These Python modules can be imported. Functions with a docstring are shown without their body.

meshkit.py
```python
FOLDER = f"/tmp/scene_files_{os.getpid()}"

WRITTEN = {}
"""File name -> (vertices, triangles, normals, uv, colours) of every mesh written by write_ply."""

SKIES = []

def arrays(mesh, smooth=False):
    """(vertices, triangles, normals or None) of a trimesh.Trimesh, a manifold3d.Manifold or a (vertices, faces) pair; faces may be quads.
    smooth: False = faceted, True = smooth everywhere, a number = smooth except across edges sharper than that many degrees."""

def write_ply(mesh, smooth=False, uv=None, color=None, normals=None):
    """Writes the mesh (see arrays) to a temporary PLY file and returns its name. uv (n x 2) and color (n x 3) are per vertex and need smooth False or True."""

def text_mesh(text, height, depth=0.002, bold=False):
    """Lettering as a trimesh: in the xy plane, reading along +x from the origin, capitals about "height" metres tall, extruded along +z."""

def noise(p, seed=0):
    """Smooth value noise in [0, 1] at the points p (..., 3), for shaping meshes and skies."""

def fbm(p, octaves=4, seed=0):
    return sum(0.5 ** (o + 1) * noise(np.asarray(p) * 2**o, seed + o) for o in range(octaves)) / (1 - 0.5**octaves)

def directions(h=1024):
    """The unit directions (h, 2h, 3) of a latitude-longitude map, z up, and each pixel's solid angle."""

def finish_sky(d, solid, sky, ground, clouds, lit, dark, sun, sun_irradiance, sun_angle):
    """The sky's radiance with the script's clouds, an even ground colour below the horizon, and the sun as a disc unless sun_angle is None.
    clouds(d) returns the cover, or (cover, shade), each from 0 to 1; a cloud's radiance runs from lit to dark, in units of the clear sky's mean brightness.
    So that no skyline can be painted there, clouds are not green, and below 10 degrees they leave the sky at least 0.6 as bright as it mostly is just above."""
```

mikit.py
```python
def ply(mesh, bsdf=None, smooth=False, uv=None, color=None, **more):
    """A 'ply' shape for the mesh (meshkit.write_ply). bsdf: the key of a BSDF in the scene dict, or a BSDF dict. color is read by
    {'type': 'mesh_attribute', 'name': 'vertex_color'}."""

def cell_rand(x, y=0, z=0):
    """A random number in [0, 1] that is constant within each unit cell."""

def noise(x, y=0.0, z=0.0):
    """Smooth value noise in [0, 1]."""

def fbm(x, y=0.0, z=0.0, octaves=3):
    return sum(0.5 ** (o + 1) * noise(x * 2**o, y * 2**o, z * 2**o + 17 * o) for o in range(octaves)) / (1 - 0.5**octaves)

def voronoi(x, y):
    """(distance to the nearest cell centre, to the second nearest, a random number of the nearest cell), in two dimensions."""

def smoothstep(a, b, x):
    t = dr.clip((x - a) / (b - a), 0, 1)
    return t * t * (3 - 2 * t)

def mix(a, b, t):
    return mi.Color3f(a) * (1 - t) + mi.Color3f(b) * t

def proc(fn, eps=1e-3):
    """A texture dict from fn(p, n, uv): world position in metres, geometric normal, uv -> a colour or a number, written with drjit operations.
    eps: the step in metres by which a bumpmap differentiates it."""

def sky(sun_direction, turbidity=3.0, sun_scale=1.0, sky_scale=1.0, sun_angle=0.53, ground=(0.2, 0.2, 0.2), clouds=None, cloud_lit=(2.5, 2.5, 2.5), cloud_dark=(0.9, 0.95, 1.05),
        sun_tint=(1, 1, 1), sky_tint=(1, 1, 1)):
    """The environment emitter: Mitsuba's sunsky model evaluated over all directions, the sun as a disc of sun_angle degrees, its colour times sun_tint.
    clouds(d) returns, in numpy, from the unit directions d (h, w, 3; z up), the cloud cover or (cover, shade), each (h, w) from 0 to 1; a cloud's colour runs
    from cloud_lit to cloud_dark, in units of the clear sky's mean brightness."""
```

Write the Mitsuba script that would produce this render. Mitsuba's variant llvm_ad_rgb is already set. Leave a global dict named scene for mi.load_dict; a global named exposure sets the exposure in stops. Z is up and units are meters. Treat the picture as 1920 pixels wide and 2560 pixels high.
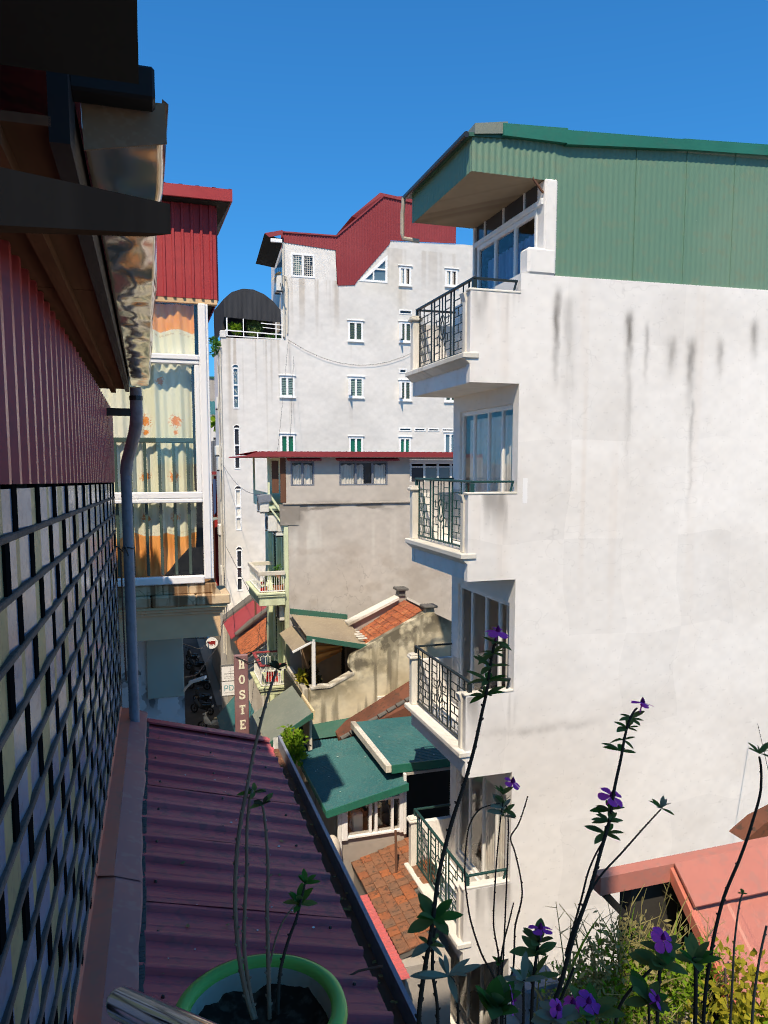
import math, random
import numpy as np, trimesh, mitsuba as mi, drjit as dr
import mikit, meshkit
from mikit import proc, noise, fbm, cell_rand, smoothstep, mix, voronoi
from shapely.geometry import Polygon, box as sbox
T = mi.ScalarTransform4f
rnd = random.Random(7)
scene, labels = {}, {}

# ---------------------------------------------------------------- camera, sky, exposure
# x to the right across the alley, y along the alley, z up; the street lies at z = GROUND, the eye at z = 14
GROUND = -1.6
EYE = np.array([0.0, 0.0, 14.0])
PITCH, YAW, FPX = math.radians(6.009), math.radians(17.3805), 1900.0
FWD = np.array([math.sin(YAW) * math.cos(PITCH), math.cos(YAW) * math.cos(PITCH), -math.sin(PITCH)])
scene['camera'] = {'type': 'perspective', 'fov': math.degrees(2 * math.atan(960 / FPX)), 'fov_axis': 'x', 'near_clip': 0.05, 'far_clip': 2000.0,
                   'principal_point_offset_y': -1 * 80 / 2560.0,
                   'to_world': T().look_at(origin=EYE.tolist(), target=(EYE + FWD).tolist(), up=[0, 0, 1])}
scene['sky'] = mikit.sky([-0.29, -0.64, 1.0], turbidity=3.4, sky_scale=0.95, sun_scale=1.0, sky_tint=(0.27, 0.88, 1.26), ground=(0.22, 0.2, 0.18))
exposure = 1.95

# ---------------------------------------------------------------- materials
def mat(name, d, two=True):
    scene['mat_' + name] = {'type': 'twosided', 'b': d} if two else d

def rgb(c):
    return {'type': 'rgb', 'value': [float(x) for x in c]}

def pri(name, c, rough=0.6, spec=0.4, metallic=0.0, **k):
    mat(name, {'type': 'principled', 'base_color': c if isinstance(c, dict) else rgb(c), 'roughness': rough, 'specular': spec, 'metallic': metallic, **k})

def dif(name, c):
    mat(name, {'type': 'diffuse', 'reflectance': c if isinstance(c, dict) else rgb(c)})

def C(*c):
    return mi.Color3f(*c)

def wall_fn(light, dark, stain, streak=1.0, mott=1.0, top=None, freq=2.2):
    """plaster: broad mottling, rain streaks that run down, small specks"""
    def f(p, n, uv):
        h = p.x + p.y * 0.83
        m = fbm(p.x * 0.7, p.y * 0.7, p.z * 0.7, octaves=4)
        s = fbm(h * freq, p.z * 0.16, octaves=3) * noise(h * 0.45, p.z * 0.35 + 7)
        g = fbm(p.x * 9, p.y * 9, p.z * 9, octaves=2)
        c = mix(light, dark, smoothstep(0.35, 0.75, m) * mott)
        c = mix(c, stain, dr.clip(smoothstep(0.3, 0.62, s) * streak, 0, 1))
        return c * (0.93 + 0.14 * g)
    return proc(f)

def white_house_fn(p, n, uv):
    m = fbm(p.x * 0.6, p.y * 0.6, p.z * 0.6, octaves=4)
    g = fbm(p.x * 7, p.y * 7, p.z * 7, octaves=2)
    h = p.x + p.y
    s = fbm(h * 3.1, p.z * 0.15, octaves=3)
    c = mix(C(0.795, 0.775, 0.74), C(0.73, 0.705, 0.665), smoothstep(0.4, 0.7, m))
    c = mix(c, C(0.66, 0.58, 0.50), smoothstep(0.6, 0.85, s) * 0.30 * smoothstep(9.0, 13.0, p.z))
    wx, wz = p.x + 0.25 * noise(p.z * 1.1, 4.0), p.z + 0.2 * noise(p.x * 1.3, 8.0)          # patches of later plaster
    pt = cell_rand(wx * 0.8, wz * 0.55, 3.0)
    c = c * (1 - 0.045 * smoothstep(0.72, 0.74, pt)) * (1 + 0.03 * smoothstep(0.2, 0.18, pt))
    ck = 1 - smoothstep(0.0, 0.006, dr.abs(fbm(p.x * 1.1, p.z * 1.6, p.y, octaves=4) - 0.46))
    c = c * (1 - 0.08 * ck * smoothstep(0.5, 0.7, noise(p.x * 0.8 + 3, p.z * 0.7)))
    c = c * (1 - 0.07 * smoothstep(0.72, 0.8, fbm(p.x * 16, p.y * 16, p.z * 16, octaves=2)))
    d = mi.Float(0.0)
    wob = (noise(p.z * 3.0, 3.3) - 0.5) * 0.10 + (noise(p.z * 9.0, 5.3) - 0.5) * 0.04
    for x, zt, zb, w, k in ((8.57, 16.9, 15.3, 0.085, 0.75), (8.60, 15.9, 12.6, 0.07, 0.22), (8.95, 16.7, 15.2, 0.05, 0.45), (9.50, 16.5, 15.4, 0.12, 0.4),
                            (9.95, 16.5, 14.6, 0.10, 0.55), (10.02, 15.4, 12.4, 0.05, 0.35), (10.6, 16.5, 15.4, 0.09, 0.42), (11.4, 16.9, 15.8, 0.09, 0.6),
                            (7.06, 17.2, 15.0, 0.07, 0.8), (7.3, 17.1, 14.0, 0.14, 0.3), (12.6, 16.8, 15.0, 0.1, 0.5)):
        col = dr.exp(-dr.square((p.x + wob - x) / w)) * smoothstep(zb, zt - 0.35, p.z) * (1 - smoothstep(zt - 0.3, zt, p.z))
        d = dr.maximum(d, col * k * (0.55 + 0.9 * fbm(p.x * 12, p.z * 3, octaves=2)))
    band = dr.exp(-dr.square((p.z - 9.12 + 0.1 * noise(p.x * 1.3)) / 0.09)) * smoothstep(5.5, 6.1, p.x) * (1 - smoothstep(7.2, 8.6, p.x)) * fbm(p.x * 5, p.z * 5, octaves=3)
    d = dr.maximum(d, band * 0.5)
    for zt in (17.02, 13.46, 9.8, 6.1):     # grime that runs down from the tops of the balcony walls
        run = smoothstep(zt - 1.3, zt, p.z) * (1 - smoothstep(zt, zt + 0.02, p.z)) * (1 - smoothstep(6.3, 6.5, p.x))
        d = dr.maximum(d, run * run * smoothstep(0.38, 0.66, fbm(h * 4.2, p.z * 0.5, octaves=3)) * 0.62)
    c = mix(c, C(0.12, 0.105, 0.09), dr.clip(d, 0, 0.9))
    return c * (0.95 + 0.1 * g)

def tall_fn(p, n, uv):
    h = p.x
    m = fbm(p.x * 0.35, p.z * 0.35, 3.0, octaves=4)
    g = fbm(p.x * 4, p.y * 4, p.z * 4, octaves=3)
    c = mix(C(0.73, 0.71, 0.675), C(0.64, 0.625, 0.595), smoothstep(0.35, 0.7, m))
    yel = smoothstep(0.62, 0.8, fbm(p.x * 0.22 + 3, p.z * 0.2, 9.0, octaves=3))
    c = mix(c, C(0.62, 0.57, 0.42), yel * 0.35)
    st = mi.Float(0.0)
    for zt, x0, x1, ln, k in ((21.0, 4.3, 8.2, 8.5, 0.9), (24.5, 8.2, 11.2, 3.8, 0.8), (26.6, 13.8, 18.4, 3.2, 0.45), (17.8, 7.3, 8.6, 1.6, 0.6), (21.1, 11.5, 12.6, 2.0, 0.4), (17.9, 11.4, 12.7, 2.4, 0.45), (24.4, 14.6, 15.6, 2.0, 0.5)):
        lane = smoothstep(x0 - 0.1, x0 + 0.2, p.x) * (1 - smoothstep(x1 - 0.3, x1 + 0.1, p.x))
        fade = smoothstep(zt - ln, zt - 0.1, p.z) * (1 - smoothstep(zt, zt + 0.05, p.z))
        st = dr.maximum(st, lane * fade * smoothstep(0.42, 0.68, fbm(h * 3.4, p.z * 0.08, octaves=3)) * k)
    c = mix(c, C(0.33, 0.26, 0.18), dr.clip(st * 0.6, 0, 0.8))
    return c * (0.9 + 0.2 * g)

def grey_fn(p, n, uv):
    m = fbm(p.x * 0.8, p.z * 0.8, 1.0, octaves=4)
    g = fbm(p.x * 6, p.y * 6, p.z * 6, octaves=3)
    c = mix(C(0.52, 0.485, 0.44), C(0.47, 0.435, 0.39), smoothstep(0.3, 0.7, m))
    lite = smoothstep(0.5, 0.75, fbm(p.x * 3.0, p.z * 0.35, 4.0, octaves=3)) * dr.exp(-dr.square((p.z - 11.7) / 0.7))
    c = mix(c, C(0.62, 0.60, 0.55), lite * 0.8)
    low = smoothstep(0.55, 0.75, fbm(p.x * 1.6, p.z * 2.4, 8.0, octaves=4)) * dr.exp(-dr.square((p.z - 10.4) / 1.6))
    c = mix(c, C(0.30, 0.24, 0.18), low * 0.28)
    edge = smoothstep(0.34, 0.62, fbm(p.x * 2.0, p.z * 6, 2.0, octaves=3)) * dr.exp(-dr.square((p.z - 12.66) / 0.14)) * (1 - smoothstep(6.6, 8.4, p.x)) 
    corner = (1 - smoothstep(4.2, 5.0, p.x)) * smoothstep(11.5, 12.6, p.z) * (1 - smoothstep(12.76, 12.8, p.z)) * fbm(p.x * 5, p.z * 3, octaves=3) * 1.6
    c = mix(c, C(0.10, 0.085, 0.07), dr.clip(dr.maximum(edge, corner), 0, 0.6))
    crack = 1 - smoothstep(0.0, 0.012, dr.abs(fbm(p.x * 2.2, p.z * 1.1, 5.0, octaves=4) - 0.5))
    c = mix(c, C(0.16, 0.14, 0.12), crack * smoothstep(8.8, 9.6, 20 - p.z) * 0.35 * noise(p.x * 0.9, p.z * 0.5))
    return c * (0.9 + 0.2 * g)

def old_fn(p, n, uv):
    m = fbm(p.x * 1.3, p.y * 1.3, p.z * 1.3, octaves=4)
    s = fbm((p.x + p.y) * 5.0, p.z * 0.5, octaves=3)
    g = fbm(p.x * 9, p.y * 9, p.z * 9, octaves=3)
    c = mix(C(0.66, 0.60, 0.44), C(0.50, 0.44, 0.30), smoothstep(0.35, 0.65, m))
    c = mix(c, C(0.74, 0.70, 0.56), smoothstep(0.6, 0.8, fbm(p.x * 2.1 + 5, p.z * 2.1, p.y, octaves=3)) * 0.7)
    edge = 8.62 + 0.49 * (p.x - 5.9)           # mould under the sloping coping of the gable
    d = smoothstep(1.3, 0.1, edge - p.z) * smoothstep(0.3, 0.6, fbm(p.x * 4, p.z * 4, p.y * 4, octaves=4))
    d = dr.maximum(d * 0.9, smoothstep(0.5, 0.72, s) * 0.7)
    return mix(c, C(0.085, 0.075, 0.055), dr.clip(d, 0, 0.85)) * (0.9 + 0.2 * g)

def ledge_fn(p, n, uv):
    m = fbm(p.x * 4, p.y * 4, p.z * 4, octaves=4)
    s = fbm(p.x * 11.0, p.z * 1.2, 2.0, octaves=3)
    c = mix(C(0.60, 0.47, 0.31), C(0.47, 0.33, 0.19), smoothstep(0.35, 0.7, m))
    c = mix(c, C(0.16, 0.08, 0.035), smoothstep(0.5, 0.7, s) * smoothstep(11.95, 12.2, p.z) * 0.85)
    crack = 1 - smoothstep(0.0, 0.014, dr.abs(fbm(p.x * 3.3, p.z * 5.0, p.y * 3, octaves=3) - 0.52))
    return mix(c, C(0.14, 0.08, 0.04), crack * 0.5 * smoothstep(12.1, 12.2, p.z))

def peeling_fn(p, n, uv):
    m = fbm(p.x * 4, p.z * 4, octaves=5)
    c = mix(C(0.56, 0.58, 0.60), C(0.66, 0.67, 0.68), smoothstep(0.4, 0.6, noise(p.x * 2, p.z * 2)))
    pe = smoothstep(0.52, 0.55, m) * smoothstep(10.2, 10.6, p.z) * (1 - smoothstep(10.75, 10.95, p.z))
    c = mix(c, C(0.36, 0.36, 0.36), pe)
    return mix(c, C(0.08, 0.08, 0.08), smoothstep(0.66, 0.7, m) * smoothstep(10.3, 10.6, p.z) * 0.8)

def sheet_fn(base, fade, dirt, scale=1.0, amount=0.5):
    """painted sheet metal: faded paint in broad patches, dust that has run along the slope"""
    def f(p, n, uv):
        m = fbm(p.x * 1.1 * scale, p.y * 1.1 * scale, p.z * 1.1 * scale, octaves=4)
        g = fbm(p.x * 14 * scale, p.y * 14 * scale, p.z * 14 * scale, octaves=3)
        c = mix(base, fade, smoothstep(0.35, 0.7, m))
        return mix(c, dirt, smoothstep(0.5, 0.72, g) * amount * (0.4 + m))
    return proc(f)

def curtain_fn(p, n, uv):
    fold = noise(p.x * 14.0, 2.0) - 0.5
    sc = 0.05 * dr.abs(dr.sin((p.x + 0.15) * 8.0))
    cream = mix(C(0.74, 0.75, 0.55), C(0.80, 0.80, 0.66), smoothstep(0.3, 0.7, fbm(p.x * 3, p.z * 1.2, octaves=2)))
    orange = mix(C(0.80, 0.33, 0.08), C(0.86, 0.42, 0.14), noise(p.x * 9, p.z * 7))
    lo = smoothstep(0.006, -0.006, p.z - (13.10 - sc + 0.03 * fold))
    hi = smoothstep(-0.006, 0.006, p.z - (15.66 + sc))
    c = mix(cream, orange, dr.maximum(lo, hi))
    hem = dr.exp(-dr.square((p.z - (13.15 - sc)) / 0.012)) + dr.exp(-dr.square((p.z - (15.61 + sc)) / 0.012))
    c = mix(c, C(0.55, 0.40, 0.20), dr.clip(hem * 0.6, 0, 1) * smoothstep(0.45, 0.55, noise(p.x * 60, p.z * 60)))
    fl = mi.Float(0.0)
    for x, z, r in ((0.22, 15.06, 0.045), (0.02, 14.55, 0.06), (0.40, 14.55, 0.06), (0.03, 14.41, 0.03), (0.40, 14.41, 0.03), (0.0, 13.84, 0.05), (0.36, 13.84, 0.05), (0.0, 13.30, 0.045), (0.37, 13.30, 0.045)):
        d = dr.sqrt(dr.square(p.x - x) + dr.square(p.z - z)) / r
        fl = dr.maximum(fl, smoothstep(1.15, 0.6, d + 0.9 * (noise(p.x * 70 + 3, p.z * 70) - 0.5)))
        fl = dr.maximum(fl, smoothstep(2.0, 1.0, d) * smoothstep(0.68, 0.74, noise(p.x * 75, p.z * 75 + 9)))
    return mix(c, C(0.75, 0.28, 0.07), fl * (1 - dr.maximum(lo, hi)))

def asphalt_fn(p, n, uv):
    m = fbm(p.x * 0.5, p.y * 0.5, octaves=4)
    g = fbm(p.x * 12, p.y * 12, octaves=2)
    return mix(C(0.07, 0.068, 0.066), C(0.12, 0.11, 0.098), smoothstep(0.3, 0.7, m)) * (0.85 + 0.3 * g)

def tile_fn(base, dark, k):
    def f(p, n, uv):
        r = fbm(p.x * 2.3 + k, p.y * 2.3, p.z * 2.3, octaves=3)
        g = fbm(p.x * 16, p.y * 16 + k, p.z * 16, octaves=3)
        c = mix(base, dark, smoothstep(0.38, 0.68, r) * 0.7)
        return mix(c, C(0.07, 0.055, 0.045), smoothstep(0.55, 0.75, g) * 0.7)
    return proc(f)

def wood_fn(p, n, uv):
    g = fbm(p.x * 30, p.y * 1.5, p.z * 30, octaves=3)
    return mix(C(0.20, 0.11, 0.065), C(0.09, 0.05, 0.03), g)

def leaf_fn(a, b):
    def f(p, n, uv):
        return mix(a, b, fbm(p.x * 24, p.y * 24, p.z * 24, octaves=2))
    return proc(f)

def soil_fn(p, n, uv):
    return mix(C(0.035, 0.026, 0.019), C(0.11, 0.085, 0.06), smoothstep(0.45, 0.75, fbm(p.x * 60, p.y * 60, p.z * 60, octaves=4)))

POTZ = 12.98
def potin_fn(p, n, uv):
    a = smoothstep(POTZ - .075, POTZ - .03, p.z + 0.05 * (fbm(p.x * 40, p.y * 40, p.z * 9, octaves=3) - 0.5))
    return mix(C(0.07, 0.05, 0.035), C(0.55, 0.48, 0.38), a)

def cloth_fn(p, n, uv):
    return mix(C(0.035, 0.037, 0.042), C(0.065, 0.068, 0.075), fbm(p.x * 3.5, p.y * 3.5, p.z * 0.5, octaves=3))

def steel_fn(p, n, uv):
    return 0.5 + 0.5 * fbm(p.x * 5 + p.y * 3.1, p.y * 6.0, p.z * 5, octaves=2)

def dented(p, n, uv):
    return fbm(p.x * 8.0, p.y * 4.2, p.z * 7, octaves=2) * 0.024

dif('white_house', proc(white_house_fn))
dif('tall', proc(tall_fn)); dif('grey', proc(grey_fn)); dif('old', proc(old_fn)); dif('ledge', proc(ledge_fn)); dif('peeling', proc(peeling_fn))
dif('cream', wall_fn(C(0.66, 0.63, 0.55), C(0.55, 0.51, 0.43), C(0.25, 0.21, 0.16), 0.7))
dif('pale_green', wall_fn(C(0.66, 0.72, 0.50), C(0.58, 0.64, 0.42), C(0.30, 0.29, 0.17), 0.5))
dif('greywall', wall_fn(C(0.40, 0.37, 0.33), C(0.32, 0.29, 0.26), C(0.14, 0.12, 0.10), 0.9))
dif('beige', wall_fn(C(0.76, 0.53, 0.31), C(0.68, 0.45, 0.25), C(0.30, 0.2, 0.12), 0.4))
dif('trim', wall_fn(C(0.72, 0.70, 0.64), C(0.60, 0.57, 0.49), C(0.28, 0.25, 0.19), 0.8, freq=6.0))
dif('asphalt', proc(asphalt_fn)); dif('paving', rgb((0.25, 0.22, 0.185))); dif('earth', rgb((0.2, 0.19, 0.17))); dif('dark_timber', wall_fn(C(0.060, 0.040, 0.028), C(0.04, 0.028, 0.02), C(0.09, 0.06, 0.04), 0.5, freq=9.0)); dif('soffit', wall_fn(C(0.34, 0.29, 0.215), C(0.28, 0.235, 0.17), C(0.16, 0.12, 0.09), 0.6))
pri('maroon', sheet_fn(C(0.44, 0.07, 0.085), C(0.51, 0.105, 0.115), C(0.22, 0.085, 0.085), 1.0, 0.6), 0.45, 0.25)
pri('maroon_clad', sheet_fn(C(0.34, 0.05, 0.055), C(0.38, 0.075, 0.075), C(0.22, 0.05, 0.05), 1.0, 0.4), 0.3, 0.5)
pri('flashing', sheet_fn(C(0.60, 0.15, 0.085), C(0.50, 0.16, 0.11), C(0.34, 0.18, 0.13), 1.3, 0.35), 0.5, 0.4)
pri('apron', sheet_fn(C(0.34, 0.12, 0.115), C(0.25, 0.11, 0.12), C(0.3, 0.2, 0.18), 1.3, 0.45), 0.5, 0.4)
pri('red', sheet_fn(C(0.34, 0.035, 0.042), C(0.37, 0.05, 0.055), C(0.27, 0.04, 0.045), 0.8, 0.3), 0.55, 0.3)
pri('red_far', sheet_fn(C(0.24, 0.035, 0.042), C(0.27, 0.045, 0.052), C(0.2, 0.04, 0.045), 0.4, 0.3), 0.6, 0.3)
pri('green_clad', sheet_fn(C(0.118, 0.222, 0.155), C(0.145, 0.24, 0.168), C(0.17, 0.215, 0.14), 0.5, 0.5), 0.55, 0.3)
pri('green_cap', sheet_fn(C(0.017, 0.125, 0.085), C(0.022, 0.15, 0.105), C(0.04, 0.115, 0.085), 0.5, 0.4), 0.45, 0.4)
pri('teal', sheet_fn(C(0.032, 0.125, 0.135), C(0.048, 0.15, 0.155), C(0.09, 0.155, 0.15), 0.9, 0.45), 0.5, 0.35)
pri('green_trim', sheet_fn(C(0.03, 0.105, 0.075), C(0.04, 0.125, 0.09), C(0.07, 0.11, 0.08), 1.0, 0.4), 0.5, 0.35)
pri('brown_sheet', sheet_fn(C(0.285, 0.235, 0.16), C(0.245, 0.20, 0.14), C(0.34, 0.29, 0.21), 1.2, 0.4), 0.65, 0.25)
pri('grey_green', sheet_fn(C(0.165, 0.19, 0.16), C(0.19, 0.215, 0.18), C(0.24, 0.245, 0.2), 1.2, 0.4), 0.6, 0.3)
pri('salmon', sheet_fn(C(0.44, 0.165, 0.125), C(0.40, 0.15, 0.115), C(0.33, 0.17, 0.14), 1.0, 0.5), 0.5, 0.35)
pri('pink', sheet_fn(C(0.50, 0.12, 0.12), C(0.47, 0.13, 0.13), C(0.4, 0.16, 0.15), 1.0, 0.3), 0.5, 0.35)
for i, (a, b) in enumerate((((0.42, 0.14, 0.065), (0.30, 0.10, 0.05)), ((0.46, 0.17, 0.08), (0.33, 0.12, 0.06)), ((0.36, 0.115, 0.06), (0.23, 0.085, 0.05)))):
    dif(f'tile{i}', tile_fn(C(*a), C(*b), 3.7 * i))
for i, (a, b) in enumerate((((0.28, 0.125, 0.07), (0.19, 0.11, 0.072)), ((0.25, 0.13, 0.08), (0.17, 0.11, 0.078)), ((0.35, 0.13, 0.06), (0.23, 0.10, 0.06)))):
    dif(f'oldtile{i}', tile_fn(C(*a), C(*b), 1.3 + 3.1 * i))
dif('browntile', tile_fn(C(0.17, 0.075, 0.05), C(0.11, 0.055, 0.04), 9.0))
pri('pvc', (0.80, 0.80, 0.80), 0.35, 0.5); pri('white_metal', (0.72, 0.72, 0.70), 0.5, 0.4); pri('far_frame', (0.82, 0.83, 0.83), 0.6, 0.3)
pri('rail', (0.012, 0.05, 0.045), 0.45, 0.4); pri('rail_black', (0.012, 0.02, 0.022), 0.45, 0.4); pri('bar_green', (0.05, 0.085, 0.07), 0.5, 0.4)
pri('black', (0.012, 0.012, 0.013), 0.6, 0.3); pri('black_metal', (0.02, 0.02, 0.021), 0.35, 0.5); pri('dark_panel', (0.02, 0.023, 0.02), 0.7, 0.3)
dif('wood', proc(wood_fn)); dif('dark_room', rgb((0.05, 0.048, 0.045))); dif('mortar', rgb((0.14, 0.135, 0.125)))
pri('batten', sheet_fn(C(0.11, 0.095, 0.085), C(0.075, 0.068, 0.062), C(0.05, 0.045, 0.04), 5.0, 0.6), 0.8, 0.15)
dif('divider', rgb((0.006, 0.007, 0.008)))
pri('glass_yellow', sheet_fn(C(0.24, 0.25, 0.135), C(0.17, 0.185, 0.10), C(0.11, 0.12, 0.08), 2.0, 0.4), 0.4, 0.3)
pri('glass_blue', sheet_fn(C(0.12, 0.18, 0.26), C(0.09, 0.145, 0.215), C(0.06, 0.09, 0.12), 2.0, 0.4), 0.2, 0.6)
scene['mat_steel'] = {'type': 'twosided', 'b': {'type': 'bumpmap', 'arbitrary': proc(dented, eps=4e-3), 'scale': 1.0, 'bsdf': {'type': 'principled', 'base_color': rgb((0.58, 0.47, 0.34)), 'metallic': 1.0, 'roughness': 0.13}}}
pri('rusty_plate', sheet_fn(C(0.30, 0.19, 0.11), C(0.24, 0.15, 0.09), C(0.36, 0.26, 0.17), 6.0, 0.5), 0.6, 0.25)
pri('chrome', (0.86, 0.87, 0.88), 0.09, 0.5, 1.0)
pri('grey_pipe', sheet_fn(C(0.20, 0.225, 0.27), C(0.17, 0.19, 0.235), C(0.12, 0.13, 0.15), 1.5, 0.4), 0.4, 0.4)
dif('curtain', proc(curtain_fn)); dif('net', wall_fn(C(0.74, 0.72, 0.66), C(0.62, 0.6, 0.54), C(0.5, 0.48, 0.42), 0.5, freq=12.0)); dif('blue_curtain', rgb((0.16, 0.22, 0.38)))
pri('dark_glass', (0.03, 0.035, 0.045), 0.08, 0.6); pri('green_glass', (0.012, 0.13, 0.075), 0.2, 0.5); pri('grey_glass', (0.22, 0.27, 0.27), 0.15, 0.5); pri('sky_glass', (0.10, 0.16, 0.2), 0.08, 0.7)
mat('pane', {'type': 'thindielectric', 'int_ior': 1.5}, two=False); mat('dull_pane', {'type': 'thindielectric', 'int_ior': 1.25}, two=False)
dif('louvre', rgb((0.20, 0.30, 0.28))); pri('ac_white', (0.66, 0.65, 0.60), 0.5, 0.4); pri('ac_grille', (0.09, 0.09, 0.09), 0.6, 0.3)
def leafmat(name, a, b, t=0.5):
    mat(name, {'type': 'principledthin', 'base_color': leaf_fn(C(*a), C(*b)), 'roughness': 0.5, 'diff_trans': t, 'spec_trans': 0.0}, two=False)
leafmat('leaf_dark', (0.12, 0.19, 0.06), (0.19, 0.27, 0.085), 0.7); leafmat('leaf_green', (0.06, 0.17, 0.03), (0.10, 0.24, 0.045), 0.6)
leafmat('leaf_bright', (0.15, 0.30, 0.02), (0.24, 0.36, 0.03), 0.8); leafmat('leaf_yellow', (0.30, 0.30, 0.03), (0.45, 0.38, 0.04), 0.8); leafmat('leaf_grey', (0.26, 0.27, 0.17), (0.34, 0.34, 0.23), 0.5); leafmat('leaf_dry', (0.30, 0.28, 0.11), (0.40, 0.34, 0.15), 0.8)
leafmat('leaf_brown', (0.07, 0.065, 0.03), (0.10, 0.08, 0.04), 0.4)
mat('petal', {'type': 'principledthin', 'base_color': rgb((0.78, 0.12, 0.66)), 'roughness': 0.6, 'diff_trans': 0.9}, two=False)
dif('petal_eye', rgb((0.22, 0.02, 0.16)))
dif('stem', leaf_fn(C(0.34, 0.23, 0.16), C(0.24, 0.155, 0.105))); dif('stem_dark', leaf_fn(C(0.09, 0.066, 0.05), C(0.05, 0.04, 0.034)))
dif('soil', proc(soil_fn)); dif('pot_inside', proc(potin_fn)); pri('pot_rim', (0.24, 0.55, 0.09), 0.45, 0.4); pri('pot_body', (0.55, 0.56, 0.38), 0.5, 0.4)
dif('shade_cloth', proc(cloth_fn)); pri('sign_face', sheet_fn(C(0.23, 0.125, 0.13), C(0.26, 0.15, 0.15), C(0.2, 0.11, 0.12), 1.0, 0.3), 0.4, 0.4)
dif('letter', rgb((0.78, 0.74, 0.58))); dif('white', rgb((0.80, 0.80, 0.79))); dif('ink', rgb((0.05, 0.05, 0.06))); dif('print_red', rgb((0.25, 0.03, 0.03))); dif('logo_teal', rgb((0.1, 0.32, 0.36))); dif('print_pink', rgb((0.5, 0.12, 0.3)))
dif('orange_sheet', sheet_fn(C(0.70, 0.33, 0.10), C(0.62, 0.28, 0.08), C(0.5, 0.2, 0.06), 2.0, 0.3)); dif('bright_red', rgb((0.65, 0.03, 0.02))); dif('sack', rgb((0.55, 0.5, 0.43)))
pri('panel_green', (0.40, 0.46, 0.40), 0.4, 0.4); pri('terracotta_pot', (0.42, 0.17, 0.08), 0.7, 0.2); pri('lamp_white', (0.78, 0.77, 0.72), 0.4, 0.4)
dif('grass', leaf_fn(C(0.10, 0.2, 0.03), C(0.2, 0.24, 0.05))); pri('blue_cloth', (0.06, 0.1, 0.22), 0.8, 0.1); pri('red_shutter', (0.33, 0.03, 0.03), 0.6, 0.2); dif('tarp', rgb((0.74, 0.74, 0.72)))
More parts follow.
